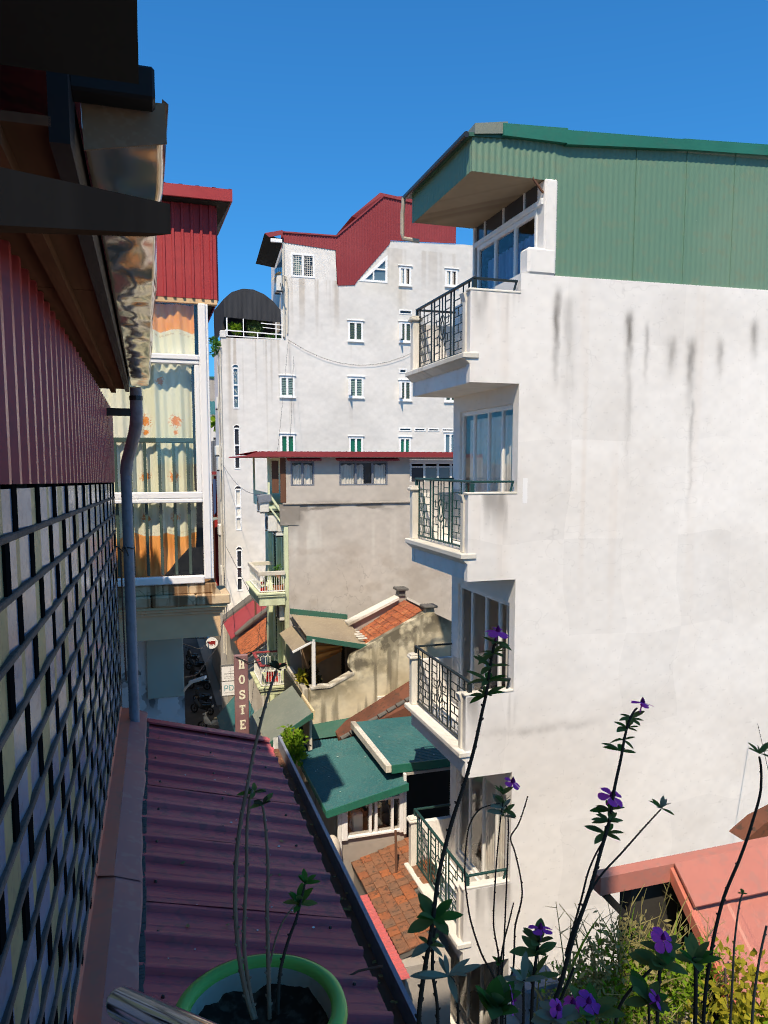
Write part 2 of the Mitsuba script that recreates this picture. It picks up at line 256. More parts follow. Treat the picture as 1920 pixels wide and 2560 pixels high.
pri('bird_lime', (0.66, 0.66, 0.62), 0.8, 0.1); dif('trunk', rgb((0.12, 0.1, 0.08))); pri('tan_skin', (0.6, 0.5, 0.3), 0.6, 0.2); pri('rust', (0.14, 0.07, 0.045), 0.8, 0.2); pri('bulb', (0.7, 0.55, 0.3), 0.4, 0.4)

# ---------------------------------------------------------------- mesh helpers
class M:
    def __init__(s):
        s.v, s.f, s.n = [], [], 0
    def raw(s, v, f):
        v, f = np.asarray(v, float), np.asarray(f, int)
        if f.ndim == 2 and f.shape[1] == 4:
            f = np.vstack([f[:, [0, 1, 2]], f[:, [0, 2, 3]]])
        s.v.append(v); s.f.append(f + s.n); s.n += len(v)
        return s
    def mesh(s, m):
        return s.raw(m.vertices, m.faces)
    def box(s, x0, y0, z0, x1, y1, z1):
        v = [[x, y, z] for x in (x0, x1) for y in (y0, y1) for z in (z0, z1)]
        return s.raw(v, BOXF)
    def cbox(s, x0, y0, z0, x1, y1, z1, c=0.01):
        c = min(c, (x1 - x0) / 2.2, (y1 - y0) / 2.2, (z1 - z0) / 2.2)
        pts = []
        for sx in (0, 1):
            for sy in (0, 1):
                for sz in (0, 1):
                    p = np.array([(x0, x1)[sx], (y0, y1)[sy], (z0, z1)[sz]])
                    d = np.array([c * (1 - 2 * sx), c * (1 - 2 * sy), c * (1 - 2 * sz)])
                    for k in range(3):
                        e = d.copy(); e[k] = 0
                        pts.append(p + e)
        return s.mesh(trimesh.convex.convex_hull(np.array(pts)))
    def hull(s, pts):
        return s.mesh(trimesh.convex.convex_hull(np.asarray(pts, float)))
    def quad(s, a, b, c, d, t=0.0):
        """a quad, or a slab when t is its thickness (against its normal)"""
        P = np.array([a, b, c, d], float)
        if not t:
            return s.raw(P, [[0, 1, 2, 3]])
        n = np.cross(P[1] - P[0], P[3] - P[0]); n /= np.linalg.norm(n)
        return s.raw(np.vstack([P, P - n * t]), [[0, 1, 2, 3], [7, 6, 5, 4], [0, 4, 5, 1], [1, 5, 6, 2], [2, 6, 7, 3], [3, 7, 4, 0]])
    def tube(s, pts, r, n=8, caps=True):
        pts = np.asarray(pts, float); k = len(pts)
        r = np.broadcast_to(np.asarray(r, float), (k,))
        t = np.gradient(pts, axis=0); t /= np.maximum(np.linalg.norm(t, axis=1, keepdims=True), 1e-9)
        up = np.array([0, 0, 1.0]) if abs(t[0][2]) < 0.9 else np.array([1.0, 0, 0])
        u = np.cross(t[0], up); u /= np.linalg.norm(u)
        V, F = [], []
        a = np.arange(n) * 2 * np.pi / n
        for i in range(k):
            u = u - t[i] * (u @ t[i]); u /= np.linalg.norm(u)
            w = np.cross(t[i], u)
            V.append(pts[i] + r[i] * (np.cos(a)[:, None] * u + np.sin(a)[:, None] * w))
        V = np.vstack(V)
        for i in range(k - 1):
            for j in range(n):
                F.append([i * n + j, i * n + (j + 1) % n, (i + 1) * n + (j + 1) % n, (i + 1) * n + j])
        tri = [[q[0], q[1], q[2]] for q in F] + [[q[0], q[2], q[3]] for q in F]
        if caps:
            tri += [[0, j + 1, j] for j in range(1, n - 1)] + [[(k - 1) * n, (k - 1) * n + j, (k - 1) * n + j + 1] for j in range(1, n - 1)]
        return s.raw(V, tri)
    def bar(s, a, b, w, h=None):
        """a square bar from a to b"""
        a, b = np.asarray(a, float), np.asarray(b, float); h = h or w
        t = (b - a) / np.linalg.norm(b - a)
        up = np.array([0, 0, 1.0]) if abs(t[2]) < 0.95 else np.array([0, 1.0, 0])
        u = np.cross(t, up); u /= np.linalg.norm(u); q = np.cross(u, t)
        V = [p + u * sx * w / 2 + q * sy * h / 2 for p in (a, b) for sx in (-1, 1) for sy in (-1, 1)]
        return s.raw(V, BOXF)
    def prism(s, poly, axis, a0, a1):
        """a shapely polygon extruded along an axis: 'y' takes (x, z), 'x' takes (y, z), 'z' takes (x, y)"""
        m = trimesh.creation.extrude_polygon(poly, a1 - a0, engine='earcut')
        v = np.array(m.vertices); f = np.array(m.faces)
        if axis == 'y':
            v = np.stack([v[:, 0], v[:, 2] + a0, v[:, 1]], 1); f = f[:, ::-1]
        elif axis == 'x':
            v = np.stack([v[:, 2] + a0, v[:, 0], v[:, 1]], 1)
        else:
            v = v + [0, 0, a0]
        return s.raw(v, f)
    def lathe(s, prof, c, n=24):
        """profile [(r, z)] about the vertical through c"""
        a = np.arange(n) * 2 * np.pi / n; k = len(prof); V, F = [], []
        for r, z in prof:
            V.append(np.stack([c[0] + r * np.cos(a), c[1] + r * np.sin(a), np.full(n, c[2] + z)], 1))
        for i in range(k - 1):
            for j in range(n):
                F.append([i * n + j, i * n + (j + 1) % n, (i + 1) * n + (j + 1) % n, (i + 1) * n + j])
        return s.raw(np.vstack(V), F)
    def corr(s, O, U, V, L, H, pitch, depth, style='trap', nv=2, phase=0.0, jitter=None, N=None):
        """a ribbed sheet: width L along U (ribs repeat every pitch), length H along V, ribs proud of O along N (default U x V)"""
        O, U, V = (np.asarray(x, float) for x in (O, U, V))
        N = np.cross(U, V) if N is None else np.asarray(N, float)
        us, hs = rib(L, pitch, depth, style, phase)
        vs = np.linspace(0, H, nv)
        P = O + us[:, None, None] * U + vs[None, :, None] * V + (hs[:, None, None]) * N
        if jitter is not None:
            P = P + jitter(us[:, None] + 0 * vs[None], vs[None] + 0 * us[:, None])[..., None] * N
        m, k = len(us), nv
        idx = np.arange(m * k).reshape(m, k)
        F = np.stack([idx[:-1, :-1], idx[1:, :-1], idx[1:, 1:], idx[:-1, 1:]], -1).reshape(-1, 4)
        return s.raw(P.reshape(-1, 3), F)
    def clad(s, xs0, xs1, pitch, depth, y, top, bot, style='sine'):
        """upright ribbed cladding that faces -y, between the outlines bot(x) and top(x)"""
        us, hs = rib(xs1 - xs0, pitch, depth, style, 0)
        x = xs0 + us
        P = np.stack([np.stack([x, y - hs, bot(x)], 1), np.stack([x, y - hs, top(x)], 1)], 1)
        m = len(x); idx = np.arange(2 * m).reshape(m, 2)
        F = np.stack([idx[:-1, 0], idx[1:, 0], idx[1:, 1], idx[:-1, 1]], -1)
        return s.raw(P.reshape(-1, 3), F)
    def get(s):
        return trimesh.Trimesh(np.vstack(s.v), np.vstack(s.f), process=False)

BOXF = np.array([[0, 1, 3], [0, 3, 2], [4, 6, 7], [4, 7, 5], [0, 4, 5], [0, 5, 1], [2, 3, 7], [2, 7, 6], [0, 2, 6], [0, 6, 4], [1, 5, 7], [1, 7, 3]])

def rib(L, pitch, depth, style, phase):
    us, hs = [], []
    n = int(L / pitch) + 2
    prof = {'trap': [(0, 0), (0.42, 0), (0.5, 1), (0.72, 1), (0.8, 0)], 'sine': [(k / 8, 0.5 - 0.5 * math.cos(2 * math.pi * k / 8)) for k in range(8)],
            'minor': [(0, 0), (0.22, 0.0), (0.27, 0.07), (0.32, 0), (0.48, 0), (0.53, 0.07), (0.58, 0), (0.74, 0), (0.765, 0.55), (0.79, 0.95), (0.83, 1), (0.88, 1), (0.91, 0.95), (0.94, 0.5), (0.965, 0)]}[style]
    for k in range(-1, n):
        for a, h in prof:
            u = (k + a + phase) * pitch
            if 0 < u < L:
                us.append(u); hs.append(h * depth)
    us = np.array([0.0] + us + [L]); hs = np.array([hs[0]] + hs + [hs[-1]])
    return us, hs

def key(name, parent=None):
    k = f'{parent}__{name}' if parent else name
    if k not in scene and k not in labels and k not in USED:
        USED.add(k); return k
    i = 1
    while f'{k}_{i:03d}' in USED: i += 1
    USED.add(f'{k}_{i:03d}')
    return f'{k}_{i:03d}'
USED = set()

def thing(name, label, cat, group=None):
    k = key(name)
    labels[k] = {'label': label, 'category': cat}
    if group: labels[k]['group'] = group
    return k

def part(parent, name, m, material, smooth=False, label=None, kind=None):
    k = key(name, parent)
    scene[k] = mikit.ply(m.get() if isinstance(m, M) else m, 'mat_' + material, smooth=smooth)
    if label or kind:
        labels[k] = {**({'label': label} if label else {}), **({'kind': kind} if kind else {})}
    return k

def single(name, m, material, label, cat, group=None, smooth=False):
    k = key(name)
    scene[k] = mikit.ply(m.get() if isinstance(m, M) else m, 'mat_' + material, smooth=smooth)
    labels[k] = {'label': label, 'category': cat}
    if group: labels[k]['group'] = group
    return k

def setting(name, m, material):
    k = key(name)
    scene[k] = mikit.ply(m.get(), 'mat_' + material)
    labels[k] = {'kind': 'structure'}
    return k

def lerp(a, b, t):
    return np.asarray(a, float) * (1 - t) + np.asarray(b, float) * t

def at(px, py, y):
    """the point at distance y up the alley that the photograph (1659 px wide) shows at (px, py)"""
    k = 1920 / 1659
    r, u = (px * k - 960) / FPX, (1360 - py * k) / FPX
    d = FWD + r * np.array([math.cos(YAW), -math.sin(YAW), 0]) + u * np.array([math.sin(YAW) * math.sin(PITCH), math.cos(YAW) * math.sin(PITCH), math.cos(PITCH)])
    return EYE + d * (y / d[1])

# ---------------------------------------------------------------- the setting
g = M(); g.quad((-500, -500, GROUND), (500, -500, GROUND), (500, 900, GROUND), (-500, 900, GROUND)); setting('ground', g, 'earth')
g = M(); g.quad((0.5, -5, GROUND + .006), (3.9, -5, GROUND + .006), (4.3, 130, GROUND + .006), (0.5, 130, GROUND + .006)); setting('road', g, 'asphalt')
g = M(); g.box(3.72, 9, GROUND - .2, 4.2, 43.9, GROUND + .12); g.box(3.95, 48.7, GROUND - .2, 4.5, 120, GROUND + .12); setting('pavement', g, 'paving')

# ---------------------------------------------------------------- the house one stands in (behind the eye), its terrace and its canopy
hb = thing('concrete_house', 'house with the dark canopy overhead and the terrace that carries the potted plants', 'house')
g = M(); g.box(-6.5, -2.6, GROUND, 0.3, -0.9, 25.0); part(hb, 'wall', g, 'greywall')
g = M(); g.box(-0.44, -0.9, 12.0, 1.5, 0.7, 12.2); part(hb, 'terrace_slab', g, 'greywall')
g = M(); g.box(-0.1, 0.7, 12.0, 1.6, 1.62, 12.2); part(hb, 'plant_shelf', g, 'greywall')
g = M(); g.quad((-1.3, -0.9, 15.62), (0.012, -0.9, 15.62), (0.012, 1.62, 14.752), (-1.3, 1.62, 14.752), 0.03); part(hb, 'canopy', g, 'dark_panel', label='dark sheet canopy overhead')
g = M(); g.cbox(-0.13, 1.83, 14.795, 0.047, 1.90, 14.865, .006); part(hb, 'canopy_end_block', g, 'black')

# ---------------------------------------------------------------- maroon clad house on the left; its long axis leans a little (0.66 degrees out, 1.26 degrees down)
def L(x, y, z): return np.array([x + 0.0115 * y, y, z - 0.022 * y])
def shear(m):
    t = m.get() if isinstance(m, M) else m
    v = np.array(t.vertices); v[:, 0] += 0.0115 * v[:, 1]; v[:, 2] -= 0.022 * v[:, 1]
    return trimesh.Trimesh(v, t.faces, process=False)
WX, WEND = -0.44, 8.98
mh = thing('maroon_house', 'maroon clad house at the left edge with a slatted screen wall and a shiny gutter', 'house')
g = M(); g.box(-6.5, -0.88, GROUND - 1, WX - .16, WEND, 14.9); part(mh, 'wall', shear(g), 'mortar')
g = M(); g.box(-6.5, 1.5, 14.95, -1.53, 6.9, 18.4); part(mh, 'upper_storey', shear(g), 'greywall')
g = M(); g.corr((WX, 0.7, 13.995), (0, 1, 0), (0, 0, 1), WEND - .72, 0.78, 0.19, 0.024, 'trap', N=(1, 0, 0)); part(mh, 'cladding', shear(g), 'maroon_clad', label='upright ribbed maroon cladding')
# soffit boards, fascia, gutter and eave timber run level
sof = lambda y: 14.69 + 0.012 * (y - 2.5)
for i in range(4):
    a, b = 1.75 + 1.64 * i, 1.75 + 1.64 * (i + 1) - 0.012
    g = M(); g.hull([(x, y, sof(y) + dz) for x in (-0.62, -0.16) for y in (a, b) for dz in (0, .02)]); part(mh, 'soffit_board', g, 'wood')
g = M(); g.hull([(x, y, sof(y) + dz) for x in (-0.165, -0.125) for y in (1.75, 8.28) for dz in (-.03, .12)]); part(mh, 'fascia', g, 'black')
g = M(); g.hull([(x, y, sof(y) + dz) for x in (-0.30, -0.255) for y in (1.75, 8.25) for dz in (-.045, -.003)]); part(mh, 'eave_batten', g, 'wood')
# gutter: a folded, dented stainless sheet, open at the top
prof = [(-0.112, .13), (-0.112, .01), (-0.10, .0), (0.05, .0), (0.066, .012), (0.074, .085), (0.06, .095)]
ys = np.linspace(1.92, 8.0, 60); P = np.array([[(x, y, 14.735 + 0.004 * y + z) for x, z in prof] for y in ys])
P[:, 3:5, 2] += 0.008 * np.sin(ys * 5.1)[:, None] + 0.006 * np.sin(ys * 2.3 + 1)[:, None]; P[:, 4:, 0] += 0.006 * np.sin(ys * 3.7)[:, None]
idx = np.arange(P.shape[0] * P.shape[1]).reshape(P.shape[:2])
g = M(); g.raw(P.reshape(-1, 3), np.stack([idx[:-1, :-1], idx[1:, :-1], idx[1:, 1:], idx[:-1, 1:]], -1).reshape(-1, 4))
part(mh, 'gutter', g, 'steel', smooth=35, label='shiny dented stainless gutter')
g = M(); g.quad((-0.108, 1.906, 14.70), (0.072, 1.906, 14.735), (0.070, 1.912, 14.825), (-0.112, 1.912, 14.818), .004); part(mh, 'gutter_end', g, 'rusty_plate')
g = M(); g.hull([(-.52, .62, 14.14), (-.52, .62, 14.235), (-.46, .56, 14.14), (-.46, .56, 14.235), (.078, 1.98, 14.555), (.078, 1.98, 14.625), (.024, 2.02, 14.555), (.024, 2.02, 14.625)]); part(mh, 'eave_timber', g, 'dark_timber', label='dark eave timber across the gutter')
g = M(); g.hull([(x, y, sof(0) + .26 + .18 * (-x) + d) for x in (-6.5, -0.06) for y in (2.0, 8.35) for d in (.03, .06)]); part(mh, 'roof', g, 'maroon')
# screen: battens, offset dividers, tinted strips
ROW, TOPZ, BOT = 0.186, 13.83, 11.42
zs = [TOPZ - ROW * k for k in range(14)]
for z in zs:
    g = M(); g.cbox(WX - .03, 0.75, z - .012, WX + .012, WEND - .08, z + .012, .004); part(mh, 'batten', shear(g), 'batten')
cnt = 0
for k in range(-1, 13):
    z1, z0 = (zs[k] if k >= 0 else 14.02), zs[k + 1]
    off = 0.12 + 0.26 * (k % 2) + 0.05 * rnd.random()
    y = 0.75 + off
    while y < WEND - .15:
        w = 0.076
        g = M(); g.box(WX - .03, y, z0 + .0122, WX + .0035, y + w, z1 - .0122); part(mh, 'divider', shear(g), 'divider'); cnt += 1
        y += 0.52 + 0.05 * (rnd.random() - .5)
y, i = 0.75, 0
while y < WEND - .1:
    w = (0.27, 0.16, 0.13, 0.22)[i % 4] * (0.9 + 0.2 * rnd.random()); w = min(w, WEND - .1 - y); tw = 0.004 * (1 if i % 2 else -1)
    g = M(); g.quad((WX - .004 - tw, y, BOT - .1), (WX - .004 + tw, y + w, BOT - .1), (WX - .004 + tw, y + w, 13.98), (WX - .004 - tw, y, 13.98), .006)
    part(mh, 'tinted_strip', shear(g), 'glass_yellow' if i % 2 == 0 else 'glass_blue'); y += w; i += 1
g = M(); g.box(WX - .15, WEND - .08, BOT - 3, WX + .004, WEND, 14.0); part(mh, 'corner_post', shear(g), 'black')

# grey downpipe on the corner of the maroon house
dp = thing('downpipe', 'grey downpipe with a bend at the far end of the shiny gutter', 'drainpipe')
bx, by = -0.19, 8.33
bend = [(-0.06, 7.66, 14.72), (-0.06, 7.7, 14.52), (-0.065, 7.75, 14.40), (-0.085, 7.88, 14.30), (-0.14, 8.16, 14.13), (-0.172, 8.28, 14.03), (bx, by, 13.9)]
g = M(); g.tube(bend, [.052, .058, .06, .06, .06, .06, .06], 16); part(dp, 'bend', g, 'grey_pipe', smooth=40)
g = M(); g.tube([(bx, by, 13.93), (bx, by, 11.05)], .054, 18); part(dp, 'pipe', g, 'grey_pipe', smooth=40)
for z in (13.86, 13.66, 12.86):
    g = M(); g.tube([(bx, by, z), (bx, by, z + .012)], .0565, 18); part(dp, 'joint_ring', g, 'grey_pipe', smooth=40)
g = M(); g.tube([(-0.06, 7.67, 14.60), (-0.06, 7.67, 14.64)], .062, 16); g.bar((-.4, 7.72, 14.49), (-.11, 7.72, 14.49), .06, .07); part(dp, 'bracket', g, 'black_metal')
g = M(); g.tube([(bx + .05 * math.cos(a) * 1.2, by + .05 * math.sin(a) * 1.2, 13.13 + .01 * math.sin(3 * a)) for a in np.linspace(0, 6.28, 16)], .007, 5)
g.tube([(-.33, 8.28, 13.17), (-.27, 8.25, 13.13), (-.24, 8.22, 13.10), (-.245, 8.2, 13.14), (-.22, 8.2, 13.16), (-.2, 8.2, 13.10), (-.19, 8.2, 13.06)], .008, 5); part(dp, 'tie_wire', g, 'black_metal')
g = M(); g.tube([(-.268, 8.3, 13.1), (-.266, 8.3, 12.4), (-.262, 8.3, 11.9), (-.258, 8.3, 11.72)], .009, 5); part(dp, 'cord', g, 'rust')

# ---------------------------------------------------------------- lean-to below the screen wall: maroon sheets, flashing, gutter
lt = thing('lean_to', 'lean-to with a maroon ribbed roof in the shade below the eye', 'lean-to')
RS = -0.275                                       # fall per metre to the right
X0, X1, Y0, Y1 = -0.36, 1.20, 1.9, 8.6
rz = lambda x: 11.36 + RS * (x - X0)
nrm = np.array([-RS, 0, 1]) / math.hypot(RS, 1); vdir = np.array([1, 0, RS]) / math.hypot(RS, 1)
def rough(u, v): return 0.010 * (meshkit.fbm(np.stack([u * 2.2, v * 2.2, 0 * u], -1), 3, 5) - .5) + 0.004 * np.sin(u * 3.1 + v * 2)
sw = 0.325 * 3
for i in range(7):
    g = M(); g.corr((X0, Y0 + sw * i, rz(X0) + .003 * (i % 2)), (0, 1, 0), vdir, sw + .03, (X1 - X0) / vdir[0], 0.325, 0.034, 'minor', nv=14, jitter=rough, N=nrm, phase=0.1)
    part(lt, 'roof_sheet', shear(g), 'maroon')
def strip(pts, y0, y1, wob=0.0, seed=1, n=40):
    ys = np.linspace(y0, y1, n)
    P = np.array([[(x + (wob * (meshkit.noise(np.array([y * 4, seed, j * 9.1])) - .5) if j == len(pts) - 1 else 0), y, z + .006 * (meshkit.noise(np.array([y * 2, seed + 4, j * 3.1])) - .5)) for j, (x, z) in enumerate(pts)] for y in ys])
    idx = np.arange(P.shape[0] * P.shape[1]).reshape(P.shape[:2])
    return M().raw(P.reshape(-1, 3), np.stack([idx[:-1, :-1], idx[:-1, 1:], idx[1:, 1:], idx[1:, :-1]], -1).reshape(-1, 4))
part(lt, 'flashing', shear(strip([(-0.445, 11.52), (-0.43, 11.47), (-0.32, 11.462)], 1.9, 5.05, .004, 2)), 'flashing', label='faded salmon flashing strip, near length')
part(lt, 'flashing', shear(strip([(-0.445, 11.535), (-0.43, 11.485), (-0.33, 11.474)], 4.95, 8.75, .004, 7)), 'flashing', label='faded salmon flashing strip, far length')
part(lt, 'apron', shear(strip([(-0.32, 11.4615), (-0.165, 11.405), (-0.155, 11.385)], 1.9, 5.05, .03, 3)), 'apron', smooth=35)
part(lt, 'apron', shear(strip([(-0.33, 11.4735), (-0.175, 11.415), (-0.165, 11.395)], 4.95, 8.75, .03, 8)), 'apron', smooth=35)
mo = M()
ys = np.linspace(2.0, 8.6, 260)
for a, b in zip(ys[:-1], ys[1:]):
    xx = -0.158 + (0.0 if a < 5.0 else -.012) + .012 * (rnd.random() - .5); h = .012 + .014 * rnd.random()
    mo.box(xx - .012, a, rz(-.15) - .02, xx + .022, b, rz(-.15) + .02 + h)
part(lt, 'mortar_bead', shear(mo), 'mortar')
g = M(); g.hull([(x, y, rz(x) + d) for x in (X0 + .2, X1 - .02) for y in (Y1 - .03, Y1 + .10) for d in (.03, .05)]); part(lt, 'verge_cap', shear(g), 'maroon')
gz = rz(X1)
g = M(); g.quad((1.13, 1.8, gz - .12), (1.32, 1.8, gz - .12), (1.32, 8.75, gz - .12), (1.13, 8.75, gz - .12), .004); g.quad((1.13, 1.8, gz - .12), (1.13, 8.75, gz - .12), (1.13, 8.75, gz - .01), (1.13, 1.8, gz - .01), .004)
part(lt, 'gutter', shear(g), 'rust')
g = M(); g.hull([(x, y, gz + d) for x in (1.315, 1.345) for y in (1.8, 8.76) for d in (-.14, .035)]); part(lt, 'gutter_edge', shear(g), 'grey_pipe')
g = M()
for i in range(34):
    y = 2.1 + i * 0.2; x = (-.08, 1.02, 0.45)[i % 3] + .05 * rnd.random()
    g.lathe([(0, .016), (.008, .014), (.012, 0)], (x, y, rz(x) + .024), 6)
part(lt, 'screw', shear(g), 'black_metal', kind='stuff', label='screw heads along the roof')
g = M()
for i in range(46):
    x, y, r = rnd.uniform(-.05, 1.0), rnd.uniform(2.6, 8.3), rnd.uniform(.004, .012) * (2 if i < 6 else 1)
    g.lathe([(0, .004), (r * .7, .003), (r, 0)], (x, y, rz(x) + .008), 7)
part(lt, 'dropping', shear(g), 'bird_lime', kind='stuff', label='white bird droppings on the sheets')
g = M(); g.box(-0.55, 1.9, GROUND - 1, 1.1, 8.45, 10.7); part(lt, 'wall', shear(g), 'greywall')
lf = leaves_at = np.random.default_rng(12); g = M()
for i in range(130):
    y = lf.uniform(2.2, 8.5); x = lf.uniform(1.10, 1.30) if i < 95 else lf.uniform(-.05, 1.1); z = (gz - .105 + lf.uniform(0, .05)) if i < 95 else rz(x) + .012
    a = lf.uniform(0, 6.28); L_ = lf.uniform(.015, .05); d = np.array([math.cos(a), math.sin(a), lf.uniform(-.1, .25)]); p = np.array([x, y, z]); q_ = np.array([-d[1], d[0], .1]) * .35
    g.raw([p, p + d * L_ * .5 + q_ * L_, p + d * L_, p + d * L_ * .5 - q_ * L_], [[0, 1, 2, 3]])
part(lt, 'leaf_litter', shear(g), 'leaf_dry', kind='stuff', label='dry leaf litter in the gutter')
single('dry_twig', M().tube([(1.30, 4.18, 10.93), (1.16, 4.22, 10.90), (1.02, 4.2, 10.87), (0.93, 4.17, 10.86)], [.008, .007, .006, .005], 6).tube([(1.02, 4.2, 10.87), (.97, 4.26, 10.88)], .004, 5), 'rust', 'dry grey twig lying across the lean-to gutter', 'twig')

# ---------------------------------------------------------------- red clad house with the curtained window
YR = 10.2
rh = thing('red_clad_house', 'house with red ribbed cladding above a tall curtained window and a beige ledge', 'house')
g = M(); g.clad(-1.6, 0.95, 0.115, 0.022, YR - .02, lambda x: 17.25 + 0 * x, lambda x: 16.09 + 0.02 * (x > 5), 'trap'); part(rh, 'cladding', g, 'red', label='bright red ribbed cladding')
g = M(); g.box(-1.6, YR - .015, 16.03, 0.95, YR + .1, 16.10); part(rh, 'lintel', g, 'beige')
g = M(); g.corr((0.952, YR - .02, 16.09), (0, 1, 0), (0, 0, 1), 1.7, 1.2, 0.115, 0.022, 'trap', N=(1, 0, 0)); part(rh, 'side_cladding', g, 'red')
rs = lambda x, y: 17.36 + 0.24 * (y - 10.0)
g = M(); g.corr((-1.6, 9.98, 17.372), (1, 0, 0), np.array([0, 1, .06]) / math.hypot(1, .06), 2.74, 1.9, 0.2, 0.03, 'trap', N=(0, 0, 1)); part(rh, 'roof', g, 'red')
g = M(); g.box(-1.6, 9.95, 17.245, 1.142, 9.985, 17.385); part(rh, 'eave_trim', g, 'red')
g = M(); g.hull([(1.12, 9.99, 17.25), (1.142, 9.99, 17.25), (1.12, 11.88, 17.37), (1.142, 11.88, 17.37), (1.12, 9.99, 17.385), (1.142, 9.99, 17.385), (1.12, 11.88, 17.50), (1.142, 11.88, 17.50)]); part(rh, 'verge_trim', g, 'red')
g = M(); g.quad((0.965, 9.99, 17.25), (1.12, 9.99, 17.25), (1.12, 11.88, 17.34), (0.965, 11.88, 17.2), .01); g.quad((-1.6, 9.99, 17.248), (0.97, 9.99, 17.248), (0.97, YR - .03, 17.248), (-1.6, YR - .03, 17.248), .01); part(rh, 'soffit', g, 'dark_panel')
# shell of the room behind the window
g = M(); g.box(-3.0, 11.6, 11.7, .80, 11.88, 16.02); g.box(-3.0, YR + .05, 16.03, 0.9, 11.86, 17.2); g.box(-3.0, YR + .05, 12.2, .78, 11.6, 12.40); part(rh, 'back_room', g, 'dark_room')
g = M(); g.box(-6.0, 13.0, GROUND, 0.45, 26.0, 11.6); part(rh, 'rear_wing', g, 'beige')
wf = part(rh, 'window_frame', M().cbox(.705, YR - .04, 12.49, .80, YR + .06, 16.03, .012).cbox(-1.2, YR - .036, 15.265, .704, YR + .05, 15.315, .01).cbox(-1.2, YR - .05, 15.317, .704, YR + .05, 15.385, .01)
          .cbox(-1.2, YR - .05, 13.50, .704, YR + .05, 13.552, .01).cbox(-1.2, YR - .045, 13.556, .704, YR + .05, 13.64, .01).cbox(-1.2, YR - .05, 12.44, .704, YR + .06, 12.54, .012)
          .cbox(.64, YR - .03, 13.64, .704, YR + .045, 15.262, .01).cbox(.80, YR - .02, 12.49, .83, YR + .4, 16.03, .008), 'pvc', label='white window frame')
for z0, z1, x1 in ((15.385, 16.03, .704), (13.64, 15.264, .64), (12.54, 13.50, .704)):
    part(wf, 'pane', M().quad((-1.2, YR + .01, z0), (x1, YR + .01, z0), (x1, YR + .01, z1), (-1.2, YR + .01, z1)), 'pane')
g = M(); g.cbox(.61, YR + .055, 13.66, .635, YR + .08, 15.25, .004); part(rh, 'inner_stile', g, 'black')
g = M(); g.cbox(-1.2, YR + .055, 14.27, .66, YR + .09, 14.335, .008); part(rh, 'guard_rail', g, 'bar_green')
for i in range(8):
    x = .54 - .178 * i
    part(rh, 'guard_bar', M().cbox(x - .022, YR + .055, 12.55, x + .016, YR + .08, 14.27, .006), 'bar_green')
def curtain(z0, z1, xr, y, tuck=False):
    xs = np.linspace(-1.2, 1, 120); zs_ = np.linspace(0, 1, 26)
    X, Z = np.meshgrid(-1.2 + (xr + 1.2) * (xs + 1.2) / 2.2, zs_, indexing='ij')
    Zz = z0 + (z1 - z0) * Z
    if tuck:                                      # the lower right corner is gathered up
        lift = np.clip((X - 0.12) / 0.42, 0, 1) * np.clip((13.35 - Zz) / 0.85, 0, 1)
        Zz = Zz + lift * 0.50 * np.clip((13.35 - Zz), 0, 1); X = X - lift * 0.02
    Y = y + 0.022 * np.sin(X * 26 + 1.4 * np.sin(X * 9)) + 0.012 * np.sin(X * 61 + Z * 2) + (0.06 * np.sin(X * 17 + Zz * 9) * np.clip((13.2 - Zz), 0, 1) if tuck else 0)
    idx = np.arange(X.size).reshape(X.shape)
    return M().raw(np.stack([X, Y, Zz], -1).reshape(-1, 3), np.stack([idx[:-1, :-1], idx[1:, :-1], idx[1:, 1:], idx[:-1, 1:]], -1).reshape(-1, 4))
part(rh, 'upper_curtain', curtain(15.36, 16.02, .66, YR + .085), 'curtain', smooth=True, label='curtain with a broad orange hem at its top')
part(rh, 'lower_curtain', curtain(12.44, 15.30, .635, YR + .155, True), 'curtain', smooth=True, label='cream flowered curtain with an orange lower end')
# ledge: broken cap, fascia and ochre mouldings, band below
for i, (a, b) in enumerate(((-1.2, .17), (.176, .50), (.506, .86))):
    g = M(); g.cbox(a, YR - .02, 12.30, b, YR + .5, 12.435 - .006 * (i % 2), .012); part(rh, 'ledge_cap', g, 'ledge')
for i, (a, b) in enumerate(((-1.2, .02), (.026, .58), (.586, 1.03))):
    g = M(); g.cbox(a, YR - .12, 12.155, b, YR + .6, 12.298 + .004 * (i % 2), .02); part(rh, 'ledge_slab', g, 'ledge')
g = M(); g.hull([(.80, YR - .1, 12.29), (.92, YR - .1, 12.29), (.92, YR + 1.2, 12.29), (.80, YR + 1.2, 12.29), (.80, YR - .1, 12.43), (.81, YR + 1.2, 12.43)]); part(rh, 'ledge_return', g, 'ledge')
for z0, z1, d, x in ((12.115, 12.153, .09, .99), (12.07, 12.113, .06, .955), (12.03, 12.068, .035, .93)):
    g = M(); g.cbox(-1.2, YR - d, z0, x, YR + .5, z1, .008); part(rh, 'ledge_moulding', g, 'tan_skin' if d == .09 else 'beige')
g = M(); g.box(-6.0, YR, 11.71, .90, 11.3, 12.03); part(rh, 'band', g, 'beige')
